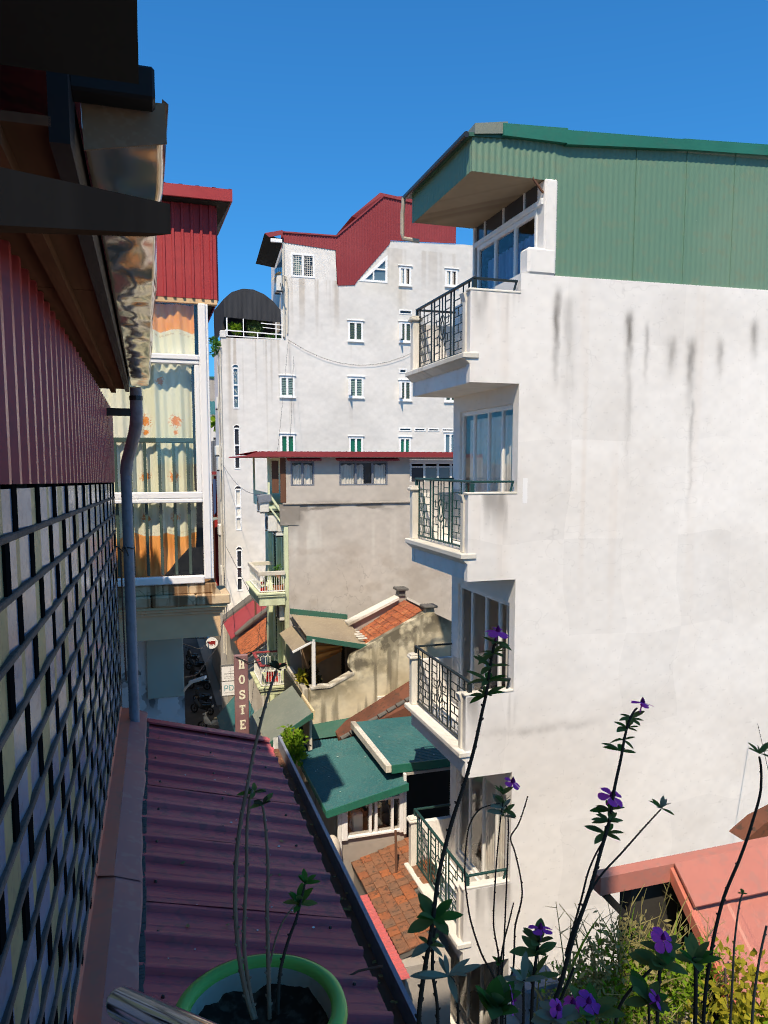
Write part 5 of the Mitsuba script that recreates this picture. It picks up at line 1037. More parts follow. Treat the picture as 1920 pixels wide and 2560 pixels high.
idx = np.arange(GX.size).reshape(GX.shape)
part(sh, 'top', M().raw(np.stack([GX, GY2, GZ], -1).reshape(-1, 3), np.stack([idx[:-1, :-1], idx[1:, :-1], idx[1:, 1:], idx[:-1, 1:]], -1).reshape(-1, 4)), 'shade_cloth', smooth=True)
part(sh, 'side', M().quad((4.46, 43.98, 23.1), (4.12, 46.5, 22.9), (4.12, 46.5, 21.2), (4.46, 44.02, 22.1)).quad((4.46, 44.02, 22.1), (4.12, 46.5, 21.9), (4.12, 46.5, 21.0), (4.36, 44.6, 21.4)).quad((4.5, 46.9, 21), (7.8, 46.9, 21), (7.8, 46.9, 23), (4.5, 46.9, 23)), 'shade_cloth')
def bush(name, label, cat, n, c, r, size, leafm, seed, stems=3, group=None, base=None):
    t = thing(name, label, cat, group)
    part(t, 'foliage', leaves(n, c, r, size, seed), leafm)
    g = M(); q = random.Random(seed); b = base or (c[0], c[1], c[2] - r[2] * 1.2)
    for i in range(stems):
        g.tube([(b[0] + .05 * q.uniform(-1, 1), b[1], b[2]), (c[0] + r[0] * .4 * q.uniform(-1, 1), c[1], c[2]), (c[0] + r[0] * .8 * q.uniform(-1, 1), c[1] + r[1] * .5 * q.uniform(-1, 1), c[2] + r[2] * .8)], [.02, .014, .006], 5)
    part(t, 'stem', g, 'stem')
    return t
bush('terrace_plant', 'bright green plant behind the rail under the left end of the black shade cloth', 'plant', 500, (5.1, 44.3, 21.6), (.42, .25, .38), .16, 'leaf_bright', 21)
bush('terrace_plant', 'dark leafy plant under the middle of the black shade cloth', 'plant', 700, (6.25, 44.4, 21.65), (.55, .3, .55), .13, 'leaf_dark', 22)
bush('terrace_plant', 'low sparse plant at the right end of the terrace rail', 'plant', 260, (7.15, 44.4, 21.3), (.45, .25, .3), .13, 'leaf_green', 23)
bush('hanging_plant', 'dark green plant growing from the top left corner of the white tower house', 'plant', 320, (3.95, 44.2, 20.55), (.28, .3, .55), .19, 'leaf_green', 24, base=(4.3, 44.2, 20.9))
ou = [(7.32, 43.4, 23.62, .3, .8, .85, 'curved white outdoor unit at the step of the white tower house above the shade cloth'), (4.0, 44.6, 17.15, .3, .8, .65, 'highest outdoor unit on the street wall of the white tower house'), (3.93, 45.0, 14.5, .3, .8, .55, 'second outdoor unit from the top on the street wall of the white tower house'),
      (4.02, 44.8, 13.65, .3, .8, .72, 'third outdoor unit from the top on the street wall of the white tower house'), (3.95, 44.4, 9.9, .3, .8, .62, 'lowest outdoor unit on the street wall of the white tower house')]
for x, y, z, dx, dy, dz, lb in ou:
    t = thing('outdoor_unit', lb, 'air conditioner')
    part(t, 'case', M().cbox(x, y, z, x + dx, y + dy, z + dz, .03), 'ac_white'); [part(t, 'bracket', M().box(x, y + q_, z - .06, x + dx + .1, y + q_ + .05, z - .002), 'black_metal') for q_ in (.05, dy - .1)]
    part(t, 'hose', M().tube([(x + .2, y - .02, z + dz * .5), (x + .25, y - .05, z + .15), (x + .33, y - .03, z - .2)], .02, 5), 'black_metal')
wc = thing('wall_hood', 'cream curved hood above the curved outdoor unit at the step of the white tower house', 'hood')
a = np.linspace(0, math.pi * .6, 10); part(wc, 'shell', M().raw(np.vstack([np.stack([7.15 + .35 - .35 * np.cos(a), 0 * a + y, 24.2 + .42 * np.sin(a)], 1) for y in (43.3, 44.2)]), [[i, i + 1, 11 + i, 10 + i] for i in range(9)]), 'tan_skin', smooth=True)

# ---------------------------------------------------------------- houses beyond
fh = thing('brown_far_house', 'brownish far house with red shutters and laundry, seen past the white tower house', 'house')
part(fh, 'wall', M().box(4.55, 52, GROUND, 12, 60, 15.6), 'greywall'); part(fh, 'shutter', M().box(4.35, 51.95, 3.0, 4.62, 51.99, 13.2), 'red_shutter'); part(fh, 'roof_edge', M().box(4.2, 51.6, 13.3, 5.0, 52, 13.5), 'red_far')
part(fh, 'side_shutter', M().box(4.45, 52.1, 4, 4.54, 57, 12.6), 'browntile'); part(fh, 'terrace_edge', M().box(4.4, 51.9, 15.6, 9, 52.1, 15.75), 'black_metal'); part(fh, 'notice', M().box(4.7, 51.97, 13.7, 4.95, 51.99, 15.0), 'white')
single('hanging_laundry', M().quad((4.50, 51.8, 12.9), (4.9, 51.8, 13.0), (4.92, 51.8, 10.9), (4.55, 51.8, 11.2), .03).quad((4.28, 51.8, 13.0), (4.46, 51.8, 13.0), (4.45, 51.8, 10.8), (4.3, 51.8, 10.6), .03), 'blue_cloth', 'dark blue laundry hanging on the brownish far house', 'laundry')
bush('far_terrace_plant', 'yellow green leaves on the roof terrace of the brownish far house', 'plant', 60, (5.0, 53, 16.6), (.6, .4, .5), .7, 'leaf_bright', 31)
f2 = thing('green_roof_far_house', 'far house with a small green sheet roof above a white wall', 'house')
part(f2, 'wall', M().box(4.9, 66, GROUND, 14, 74, 18.0), 'tall'); part(f2, 'roof', M().corr((4.8, 65.8, 18.1), (1, 0, 0), (0, .9, .44), 6, 3, .3, .05, 'trap', N=(0, -.44, .9)), 'teal')
f3 = thing('farthest_house', 'farthest grey house with a flat top, just right of the red clad house', 'house')
part(f3, 'wall', M().box(5.4, 78, GROUND, 16, 86, 22.4), 'greywall'); part(f3, 'coping', M().box(5.3, 77.9, 22.4, 16, 86, 22.6), 'green_trim')
sb = thing('green_canopy', 'small rounded green canopy on the street front beyond the white tower house', 'awning')
a = np.linspace(0, math.pi / 2, 8); part(sb, 'cover', M().raw(np.vstack([np.stack([4.42 - .9 * np.cos(a), 0 * a + y, 9.6 + .9 * np.sin(a)], 1) for y in (49.3, 51.5)]), [[i, i + 1, 9 + i, 8 + i] for i in range(7)]), 'grey_green', smooth=True)
part(sb, 'fringe', M().box(3.5, 49.3, 9.2, 3.54, 51.5, 9.6), 'teal')

# ---------------------------------------------------------------- cables
def cable(label, pts, r=.012):
    pts = np.asarray(pts, float); t = np.linspace(0, 1, 24); q = np.linspace(0, 1, len(pts))
    c = np.stack([np.interp(t, q, pts[:, i]) for i in range(3)], 1)
    return single('cable', M().tube(c, r, 4), 'black_metal', label, 'cable', smooth=True)
x = np.linspace(8.0, 16.0, 9); cable('slack cable hanging across the upper wall of the white tower house', np.stack([x, 0 * x + 43.9, 21.05 - .62 * (x - 8) + .075 * (x - 8) ** 2 - .0 * x], 1), .010)
cable('long slanting cable down the left part of the white tower house', [(8.0, 43.8, 20.9), (6.9, 40, 16.6), (4.95, 33, 9.8), (3.2, 27, 3.5)], .008)
cable('slanting cable below the leftmost square window of the white tower house', [(8.3, 43.8, 20.1), (7.4, 40, 16.0), (5.6, 33, 9.0)], .008)
x = np.linspace(0, 1, 8); cable('thin cable sagging from an outdoor unit to the pale green front', np.stack([4.25 + -.05 * x, 44 - 18 * x, 13.9 - .9 * x - .6 * np.sin(x * 3.1)], 1), .012)

cable('thin cable crossing low before the big white wall, down to the salmon roof', [(11.6, 11.9, 8.8), (10.6, 10.5, 8.3), (9.4, 9.0, 8.0), (8.3, 7.4, 8.3)], .006)
cable('cable along the pale green street front from the mauve sign upward', [(3.4, 23.2, 8.3), (3.9, 26, 9.2), (4.1, 31, 8.4), (4.2, 43, 9.4)], .014)
cable('bundle of cables over the street between the row houses', [(.5, 27, 8.0), (1.8, 29, 7.0), (3.2, 33, 7.3), (4.1, 43.5, 8.2)], .02)
cable('lower cable over the street between the row houses', [(.5, 28, 6.2), (1.8, 32, 5.2), (3.2, 37, 5.3), (4.2, 43.8, 6.2)], .018)
for i, z in enumerate((6.0, 7.6)):
    single('meter_box', M().cbox(4.0, 44.1 + .2 * i, z, 4.25, 44.5 + .2 * i, z + .55, .02), 'ac_white', ('lower', 'upper')[i] + ' small meter box at the foot of the white tower house street wall', 'meter box')

# ---------------------------------------------------------------- signs over the alley
hs = thing('hostel_sign', 'tall upright mauve sign with cream capitals reading down H O S T E', 'sign')
SY, SX0, SX1, ST = 22.0, 2.31, 2.71, 8.44
part(hs, 'box', M().cbox(SX0, SY, 5.2, SX1, SY + .16, ST, .02), 'sign_face')
def letter(ch, h):
    """a heavy capital with slab serifs, as strokes in a unit of height h"""
    w, t, s = .62 * h, .20 * h, .13 * h
    bx = lambda x0, z0, x1, z1: sbox(x0, z0, x1, z1)
    from shapely import union_all, affinity
    if ch == 'H': q = [bx(.05 * h, 0, .05 * h + t, h), bx(w - t - .05 * h, 0, w - .05 * h, h), bx(.05 * h, .42 * h, w - .05 * h, .56 * h)] + [bx(a, z, a + t + .1 * h, z + s) for a in (0, w - t - .1 * h) for z in (0, h - s)]
    elif ch == 'O':
        o = affinity.scale(affinity.translate(__import__('shapely').Point(0, 0).buffer(.5, 16), w / 2, .5), w * 1.05, h, origin=(w / 2, .5)); o = affinity.translate(o, 0, h / 2 - .5)
        i_ = affinity.scale(o, .45, .66); q = [o.difference(i_)]
    elif ch == 'S':
        from shapely.geometry import LineString
        a1 = np.linspace(.25, 1.5 * math.pi, 20); a2 = np.linspace(.5 * math.pi, -math.pi + .25, 20); r1 = .25 * h
        pts = [(w / 2 + .9 * r1 * math.cos(a), .72 * h + .78 * r1 * math.sin(a)) for a in a1] + [(w / 2 + 1.0 * r1 * math.cos(a), .28 * h + .82 * r1 * math.sin(a)) for a in a2]
        q = [LineString(pts).buffer(.09 * h), bx(w * .80, .66 * h, w * .96, h * .98), bx(w * .02, .03 * h, w * .18, .36 * h)]
    elif ch == 'T': q = [bx(w / 2 - t / 2, 0, w / 2 + t / 2, h), bx(.0, h - s, w, h), bx(.0, .74 * h, .1 * h, h), bx(w - .1 * h, .74 * h, w, h), bx(w / 2 - .2 * h, 0, w / 2 + .2 * h, s)]
    else: q = [bx(.05 * h, 0, .05 * h + t, h), bx(0, 0, w, s), bx(0, h - s, w, h), bx(.05 * h, .44 * h, .46 * h, .57 * h), bx(w - .1 * h, 0, w, .27 * h), bx(w - .1 * h, .74 * h, w, h), bx(.38 * h, .36 * h, .46 * h, .65 * h)]
    return union_all(q)
for i, ch in enumerate('HOSTEL'):
    hgt = .275; zc = ST - .13 - .455 * i - hgt
    pg = letter(ch, hgt) if ch != 'L' else letter('E', hgt).difference(sbox(.05 * hgt + .2 * hgt, .3 * hgt, hgt, hgt))
    from shapely import affinity
    x0 = (SX0 + SX1) / 2 - .31 * hgt + .01
    g = M()
    for geo in getattr(pg, 'geoms', [pg]): g.prism(affinity.translate(geo, x0, zc), 'y', SY - .012, SY - .001)
    part(hs, 'letter', g, 'letter', label=f'cream capital {ch}')
part(hs, 'arm', M().tube([(2.35, SY + .05, ST - .05), (3.4, SY + 1.2, ST - .12)], .018, 5).tube([(2.35, SY - .02, ST - .02), (2.72, SY - .05, ST - .22)], .014, 5).tube([(2.7, SY + .1, ST - .3), (3.4, SY + 1.2, ST - .3)], .018, 5), 'black_metal')
ps = thing('lettered_sign', 'two white square signs in one frame, lower with letters PD, beside the mauve sign', 'sign')
PYD, px0, px1 = 23.0, 2.0, 2.50
part(ps, 'frame', M().cbox(px0, PYD, 6.94, px1, PYD + .12, 7.9, .012), 'ac_grille')
for z0, z1 in ((7.43, 7.87), (6.97, 7.40)): part(ps, 'face', M().box(px0 + .03, PYD - .006, z0, px1 - .02, PYD - .001, z1), 'white')
def text(tx, h, x, y, z, bold=False):
    m = meshkit.text_mesh(tx, h, .004, bold); v = np.array(m.vertices)
    return trimesh.Trimesh(np.stack([v[:, 0] + x, y - v[:, 2], v[:, 1] + z], 1), m.faces[:, ::-1], process=False)
part(ps, 'print', text('PD', .17, px0 + .08, PYD - .007, 7.12), 'logo_teal', label='letters PD')
g = M()
for k, (z, a, b, t) in enumerate(((7.05, .08, .4, .006), (7.64, .1, .42, .014), (7.72, .24, .40, .006), (7.55, .1, .42, .006), (7.50, .1, .42, .006))): g.box(px0 + a, PYD - .009, z, px0 + b, PYD - .0065, z + t)
g.box(px0 + .30, PYD - .009, 7.5, px0 + .31, PYD - .0065, 7.82); part(ps, 'small_print', g, 'ink', label='thin printed lines')
part(ps, 'arm', M().bar((px1, PYD + .06, 7.8), (3.3, PYD + .6, 7.8), .03), 'black_metal')
rs_ = thing('round_sign', 'round white hanging sign with a dark red bull on it, in the shaded street', 'sign')
a = np.linspace(0, 2 * np.pi, 33)[:-1]; RX, RZ, RY = 2.3, 7.0, 30.0
disc = Polygon([(RX + .23 * math.cos(q), RZ + .23 * math.sin(q)) for q in a])
part(rs_, 'disc', M().prism(disc, 'y', RY, RY + .06), 'white'); part(rs_, 'rim', M().tube([(RX + .235 * math.cos(q), RY + .02, RZ + .235 * math.sin(q)) for q in np.linspace(0, 6.2832, 33)], .012, 5), 'ac_grille')
bull = Polygon([(-.13, -.02), (-.145, .02), (-.16, .06), (-.13, .055), (-.11, .075), (-.07, .06), (-.02, .085), (.05, .075), (.10, .07), (.135, .09), (.15, .07), (.13, .04), (.14, -.01), (.125, -.05), (.13, -.10), (.095, -.10), (.08, -.05), (.02, -.055), (.03, -.11), (-.01, -.11), (-.03, -.05), (-.06, -.06), (-.06, -.10), (-.095, -.10), (-.09, -.03)])
part(rs_, 'print', M().prism(affinity.translate(bull, RX, RZ), 'y', RY - .006, RY - .001), 'print_red', label='dark red bull')
part(rs_, 'arm', M().bar((RX - .2, RY + .03, RZ + .2), (.46, RY + .03, RZ + .35), .04), 'black_metal')

# ---------------------------------------------------------------- motorbikes
def motorbike(x, y, rot, label, seatm='black', bodym='black_metal', group=None):
    t = thing('motorbike', label, 'motorbike', group)
    R = np.array([[math.cos(rot), -math.sin(rot)], [math.sin(rot), math.cos(rot)]])
    def put(n, m, mt, **k):
        q = m.get(); v = np.array(q.vertices); v[:, :2] = v[:, :2] @ R.T + [x, y]; v[:, 2] += GROUND + .01
        part(t, n, trimesh.Trimesh(v, q.faces, process=False), mt, **k)
    a = np.linspace(0, 2 * np.pi, 19)
    for cx in (-.62, .62):
        put('wheel', M().tube(np.stack([cx + .24 * np.cos(a), 0 * a, .29 + .24 * np.sin(a)], 1), .05, 7, False).tube([(cx, -.05, .29), (cx, .05, .29)], .06, 8).bar((cx - .2, 0, .29), (cx + .2, 0, .29), .02).bar((cx, 0, .09), (cx, 0, .49), .02), 'black')
    put('body', M().hull([(-.75, 0, .62), (-.3, -.13, .62), (-.3, .13, .62), (-.35, -.1, .32), (-.35, .1, .32), (.1, -.1, .34), (.1, .1, .34), (-.8, -.05, .72), (-.8, .05, .72), (.05, 0, .6)]).hull([(.05, -.09, .34), (.05, .09, .34), (.45, -.16, .45), (.45, .16, .45), (.52, -.15, .85), (.52, .15, .85), (.4, 0, .95)]), bodym)
    put('seat', M().hull([(-.72, -.1, .74), (-.72, .1, .74), (-.05, -.11, .68), (-.05, .11, .68), (-.7, -.08, .8), (-.7, .08, .8), (-.1, -.1, .76), (-.1, .1, .76)]), seatm)
    put('fork', M().tube([(.62, -.07, .29), (.47, -.07, .85)], .022, 6).tube([(.62, .07, .29), (.47, .07, .85)], .022, 6), 'chrome')
    put('handlebar', M().tube([(.34, -.34, 1.0), (.44, -.1, 1.02), (.44, .1, 1.02), (.34, .34, 1.0)], .018, 6).hull([(.38, -.1, .95), (.38, .1, .95), (.56, -.08, .98), (.56, .08, .98), (.42, -.08, 1.08), (.42, .08, 1.08)]), bodym)
    put('headlight', M().hull([(.56, -.07, .98), (.56, .07, .98), (.6, -.05, .93), (.6, .05, .93), (.57, 0, 1.03)]), 'chrome')
    for s_ in (-1, 1): put('mirror', M().bar((.42, .2 * s_, 1.02), (.40, .28 * s_, 1.2), .012).cbox(.39, min(.22 * s_, .34 * s_), 1.17, .41, max(.22 * s_, .34 * s_), 1.25, .01), 'black_metal')
    put('plate', M().box(-.84, -.09, .55, -.82, .09, .68), 'white')
motorbike(3.35, 44.4, 2.9, 'motorbike standing in the sunlit patch of the street', 'tan_skin', 'ac_white')
ORD = ('second', 'nearest', 'third', 'fourth', 'fifth', 'farthest')
for i, (x, y, r) in enumerate(((3.1, 49.5, 2.2), (2.95, 47.6, 2.4), (3.1, 53.0, 2.6), (3.05, 55.4, 2.0), (3.2, 58.0, 2.5), (3.1, 60.5, 2.1))):
    motorbike(x, y, r, ORD[i] + ' dark motorbike in the shaded row on the right of the street', group='motorbikes parked in the shade')
cn = thing('street_canopy', 'small teal canopy over the pavement behind the tall mauve sign', 'awning')
part(cn, 'sheet', M().quad((2.9, 32, 2.0), (4.15, 32, 3.4), (4.15, 36, 3.4), (2.9, 36, 2.0), .03), 'teal'); part(cn, 'post', M().bar((3.0, 32.1, GROUND), (3.0, 32.1, 2.05), .06).bar((3.0, 35.9, GROUND), (3.0, 35.9, 2.05), .06), 'grey_pipe')
single('red_crate', M().cbox(3.2, 41.2, GROUND + .01, 3.7, 41.7, GROUND + .4, .02), 'bright_red', 'red crate on the sunlit pavement beside the tall mauve sign', 'crate')
single('white_carton', M().cbox(3.35, 40.2, GROUND + .01, 3.75, 40.6, GROUND + .45, .02), 'white', 'white carton on the sunlit pavement beside the tall mauve sign', 'box')
single('yellow_board', M().cbox(3.95, 27.0, 4.0, 4.05, 27.6, 6.4, .01), 'letter', 'yellowish board on the street front under the lower pale green balcony', 'board')

# bush and white sheeting between the lean-to gutter and the teal roofs
bush('leafy_bush', 'sunlit leafy green bush between the lean-to gutter and the left teal roof', 'bush', 1100, (3.42, 18.85, 6.75), (.30, .25, .55), .13, 'leaf_bright', 41, 5, base=(3.45, 18.85, 5.62))
part(th, 'planter_box', M().box(3.1, 18.55, GROUND, 3.94, 19.15, 5.6), 'greywall')
q = np.random.default_rng(3); g = M()
xs, zs_ = np.meshgrid(np.linspace(2.95, 3.5, 16), np.linspace(5.7, 6.95, 20), indexing='ij'); yy = 19.02 + .25 * (meshkit.fbm(np.stack([xs * 3, zs_ * 3, 0 * xs], -1), 3) - .5); idx = np.arange(xs.size).reshape(xs.shape)
single('white_sheeting', M().raw(np.stack([xs, yy, zs_], -1).reshape(-1, 3), np.stack([idx[:-1, :-1], idx[1:, :-1], idx[1:, 1:], idx[:-1, 1:]], -1).reshape(-1, 4)), 'tarp', 'crumpled white sheeting hanging behind the sunlit leafy bush', 'sheeting', smooth=True)
bush('trailing_plant', 'shaded brownish plant on the roof terrace under the brown awning, by the parapet', 'plant', 420, (4.6, 22.0, 7.5), (.3, .6, .45), .14, 'leaf_brown', 42, base=(4.6, 22, 6.7))
bush('terrace_succulent', 'bright yellow green plant on the parapet of the roof terrace under the brown awning', 'plant', 90, (4.2, 21.5, 7.82), (.12, .25, .16), .2, 'leaf_yellow', 43, base=(4.2, 21.5, 7.6))

# ---------------------------------------------------------------- salmon roofed house at the lower right, and the shrubs before it
sh_ = thing('salmon_roof_house', 'house with a sunlit salmon sheet roof at the lower right corner', 'house')
sd = np.array([0, -.743, -.669])
part(sh_, 'roof', M().corr((4.90, 6.0, 10.03), (1, 0, 0), sd, 5.0, 1.75, .5, .012, 'minor', N=(0, -.669, .743)), 'salmon')
part(sh_, 'ridge_bar', M().hull([(4.04, 5.96, 9.88), (4.04, 5.96, 10.06), (9.9, 5.96, 9.94), (9.9, 5.96, 10.14), (4.04, 6.1, 9.88), (4.04, 6.1, 10.06), (9.9, 6.1, 9.94), (9.9, 6.1, 10.14)]), 'salmon')
part(sh_, 'ridge_cap', M().hull([(4.86, 5.94, 10.09), (9.9, 5.94, 10.15), (4.86, 5.62, 9.82), (9.9, 5.62, 9.86), (4.86, 5.64, 9.795), (9.9, 5.64, 9.83), (4.86, 5.94, 10.06), (9.9, 5.94, 10.12)]), 'salmon')
part(sh_, 'verge_board', M().hull([np.array([x, 6.0, 10.03]) + sd * s + np.array([0, 0, d]) for x in (4.83, 4.895) for s in (0, 1.75) for d in (-.10, .04)]), 'flashing')
part(sh_, 'wall', M().box(4.5, 6.12, GROUND, 9.9, 6.3, 9.87).box(4.92, 4.95, GROUND, 9.9, 5.9, 8.75), 'dark_room')
part(sh_, 'brace', M().bar((4.12, 6.02, 9.86), (4.52, 6.02, 9.42), .07), 'black_metal')
part(sh_, 'terrace', M().box(3.0, 4.6, GROUND, 4.8, 6.0, 8.9).box(4.81, 4.6, GROUND, 8.5, 4.9, 8.4), 'greywall')
part(sh_, 'terrace_tank', M().cbox(3.12, 5.7, 8.9, 3.5, 6.0, 9.28, .02), 'grey_pipe')
single('brown_far_roof', M().hull([(7.68, 8.0, 8.86), (9.5, 8.0, 8.9), (8.0, 8.0, 9.06), (9.5, 8.0, 9.5), (7.68, 8.3, 8.86), (9.5, 8.3, 8.9), (8.0, 8.3, 9.06), (9.5, 8.3, 9.5)]), 'browntile', 'small brown roof against the white wall, at the right edge', 'roof')

def blades(n, base, spread, h, w, seed, lean=.5, leafs=True):
    q = np.random.default_rng(seed); m = M()
    for i in range(n):
        b = np.asarray(base) + q.uniform(-1, 1, 3) * spread
        d = np.array([q.normal(0, lean), q.normal(0, lean), 1.0]); d /= np.linalg.norm(d); L = h * q.uniform(.5, 1.1)
        s = np.cross(d, q.normal(size=3)); s /= np.linalg.norm(s); k = 5; pts = []
        for j in range(k):
            t = j / (k - 1); p = b + d * L * t + np.array([d[0], d[1], -.6]) * L * .35 * t * t
            ww = w * (1 - t) ** .7 * (.35 + .65 * min(1, t * 4)); pts += [p - s * ww, p + s * ww]
        m.raw(pts, [[2 * j, 2 * j + 1, 2 * j + 3, 2 * j + 2] for j in range(k - 1)])
    return m
tg = thing('dry_shrub', 'sunlit yellowish shrub of thin twigs and long leaves left of the salmon roof', 'shrub')
g = M(); q = random.Random(5)
for i in range(64):
    x, y, z = q.uniform(3.15, 4.75), q.uniform(4.95, 5.7), q.uniform(8.9, 9.4); h = q.uniform(.4, 1.05) * (1.15 - .35 * abs(x - 3.9)); lx, ly = q.gauss(0, .28), q.gauss(0, .2)
    g.tube([(x, y, z), (x + lx * .4, y + ly * .5, z + h * .5), (x + lx, y + ly, z + h)], [.009, .006, .003], 4)
    for k in range(4): t = q.uniform(.4, .95); p = np.array([x + lx * t, y + ly * t, z + h * t]); g.tube([p, p + np.array([q.gauss(0, .12), q.gauss(0, .1), q.uniform(.0, .18)])], [.004, .002], 3)
part(tg, 'twig', g, 'leaf_dry', kind='stuff', label='thin dry twigs')
part(tg, 'foliage', leaves(2600, (3.9, 5.35, 9.45), (.8, .4, .5), .065, 51, .4, .9), 'leaf_dry')
part(tg, 'green_foliage', leaves(2200, (4.0, 5.25, 9.4), (.85, .35, .48), .07, 52, .4, .9), 'leaf_bright')
part(tg, 'long_leaf', blades(20, (3.95, 5.3, 9.25), (.8, .3, .3), .85, .02, 53, .45), 'leaf_bright', kind='stuff', label='long strap leaves')
part(tg, 'pale_leaf', blades(12, (3.8, 5.3, 9.2), (.75, .3, .3), .8, .012, 57, .5), 'leaf_dry', kind='stuff', label='pale grassy leaves')
part(tg, 'dark_leaf', leaves(600, (4.1, 5.7, 9.0), (.8, .2, .3), .09, 54, .2), 'leaf_green')
yb = thing('yellow_shrub', 'sunlit shrub with broad yellow leaves before the salmon roof', 'shrub')
part(yb, 'foliage', leaves(560, (4.55, 4.75, 9.35), (.45, .2, .6), .085, 55, -.3, 1.3), 'leaf_yellow'); part(yb, 'green_leaf', leaves(900, (4.7, 4.7, 9.05), (.5, .2, .38), .075, 56, .3, 1.2), 'leaf_bright')
part(yb, 'stem', M().tube([(4.5, 4.75, 8.5), (4.48, 4.75, 9.4), (4.4, 4.72, 9.9)], [.03, .02, .008], 6).tube([(4.5, 4.75, 8.6), (4.75, 4.7, 9.3)], [.02, .008], 5), 'trunk')

# ---------------------------------------------------------------- foreground: potted periwinkles on the shelf
pot = thing('green_rim_pot', 'round plant pot with a bright green rim and dark soil at the bottom edge', 'plant pot')
PC = at(562, 2186, 1.30); PR = .156
part(pot, 'body', M().lathe([(0.10, -.30), (.118, -.30), (PR - .018, -.03), (PR - .010, -.008)], PC, 48), 'pot_body', smooth=35)
part(pot, 'inside', M().lathe([(PR - .024, 0.0), (PR - .032, -.06), (.115, -.20)], PC, 48), 'pot_inside', smooth=35)
part(pot, 'rim', M().lathe([(PR - .026, -.004), (PR - .024, .008), (PR - .012, .013), (PR, .008), (PR + .004, -.006), (PR - .002, -.018), (PR - .014, -.014)], PC, 64), 'pot_rim', smooth=60)
rr_, aa_ = np.meshgrid(np.linspace(0, .140, 26), np.linspace(0, 2 * np.pi, 72), indexing='ij'); sx, sy = rr_ * np.cos(aa_), rr_ * np.sin(aa_)
sz = -.075 + .045 * (meshkit.fbm(np.stack([sx * 26, sy * 26, 0 * sx], -1), 4, 3) - .4) + .03 * (rr_ / .137) ** 2; idx = np.arange(sx.size).reshape(sx.shape)
part(pot, 'soil', M().raw(np.stack([PC[0] + sx, PC[1] + sy, PC[2] + sz], -1).reshape(-1, 3), np.stack([idx[:-1, :-1], idx[1:, :-1], idx[1:, 1:], idx[:-1, 1:]], -1).reshape(-1, 4)), 'soil', smooth=True)
part(hb, 'pot_plinth', M().box(PC[0] - .15, PC[1] - .15, 12.203, PC[0] + .15, PC[1] + .15, PC[2] - .317), 'greywall')
part(pot, 'saucer', M().lathe([(0, -.315), (.13, -.315), (.14, -.302), (0, -.302)], PC, 32), 'pot_body')
pl = thing('planter_trough', 'grey planter trough out of which the purple flowered stems rise', 'planter')
part(pl, 'box', M().cbox(.34, .95, 12.205, 1.42, .99, 12.42, .006).cbox(.34, 1.33, 12.205, 1.42, 1.37, 12.42, .006).box(.34, .99, 12.205, .38, 1.33, 12.42).box(1.38, .99, 12.205, 1.42, 1.33, 12.42), 'mortar'); part(pl, 'soil', M().box(.38, .99, 12.205, 1.38, 1.33, 12.39), 'soil')

def blade(p, d, n, L, W, curl=.25, fold=.18):
    """one leaf blade from p along d, upper side n"""
    d = d / np.linalg.norm(d); n = n - d * (n @ d); n /= np.linalg.norm(n); s = np.cross(d, n); k = 10; V = []
    for j in range(k):
        t = j / (k - 1); c = p + d * L * t - n * curl * L * t * t
        w = W * (math.sin(math.pi * min(1, .08 + .92 * t)) ** .75) * (1.0 if t < 1 else 0) * (.75 + .5 * t if t < .6 else 1.05 - .0 * t)
        V += [c - s * w + n * fold * w, c, c + s * w + n * fold * w]
    F = []
    for j in range(k - 1):
        a = 3 * j; F += [[a, a + 1, a + 4, a + 3], [a + 1, a + 2, a + 5, a + 4]]
    return V, F

def stem(t, pts, y, r0, r1, mt, nodes=True, step=.024):
    """a stem through picture points at distance y (or one distance per point); small leaf scars along it"""
    ys = np.broadcast_to(y, (len(pts),)); P = np.array([at(a, b, q) for (a, b), q in zip(pts, ys)])
    if pts[0][1] >= 2400: P = np.vstack([[np.clip(P[1][0] + .3 * (P[0][0] - P[1][0]), .4, 1.36), np.clip(P[1][1], 1.0, 1.32), 12.36], P[1:]])
    u = np.linspace(0, 1, len(P)); from_ = np.linspace(0, 1, max(12, len(P) * 6))
    from scipy.interpolate import PchipInterpolator as PI
    Cc = np.stack([PI(u, P[:, i])(from_) for i in range(3)], 1)
    rr = np.linspace(r0, r1, len(Cc)) * .72; g = M().tube(Cc, rr, 8)
    if nodes:
        q = random.Random(len(pts) * 7 + int(pts[0][0])); L = np.r_[0, np.cumsum(np.linalg.norm(np.diff(Cc, axis=0), axis=1))]; s = step
        side = 1
        while s < L[-1]:
            c = np.array([np.interp(s, L, Cc[:, i]) for i in range(3)]); rad = np.interp(s, L, rr); a = q.uniform(0, 6.28)
            dv = np.array([math.cos(a) * .5 + side * .8, math.sin(a) * .5, .25]); dv /= np.linalg.norm(dv)
            g.tube([c, c + dv * rad * 1.3, c + dv * rad * 1.8 + [0, 0, rad * .4]], [rad * .95, rad * .65, rad * .3], 5); side = -side; s += step * q.uniform(.7, 1.3)
    part(t, 'stem', g, mt, smooth=40)
    return Cc

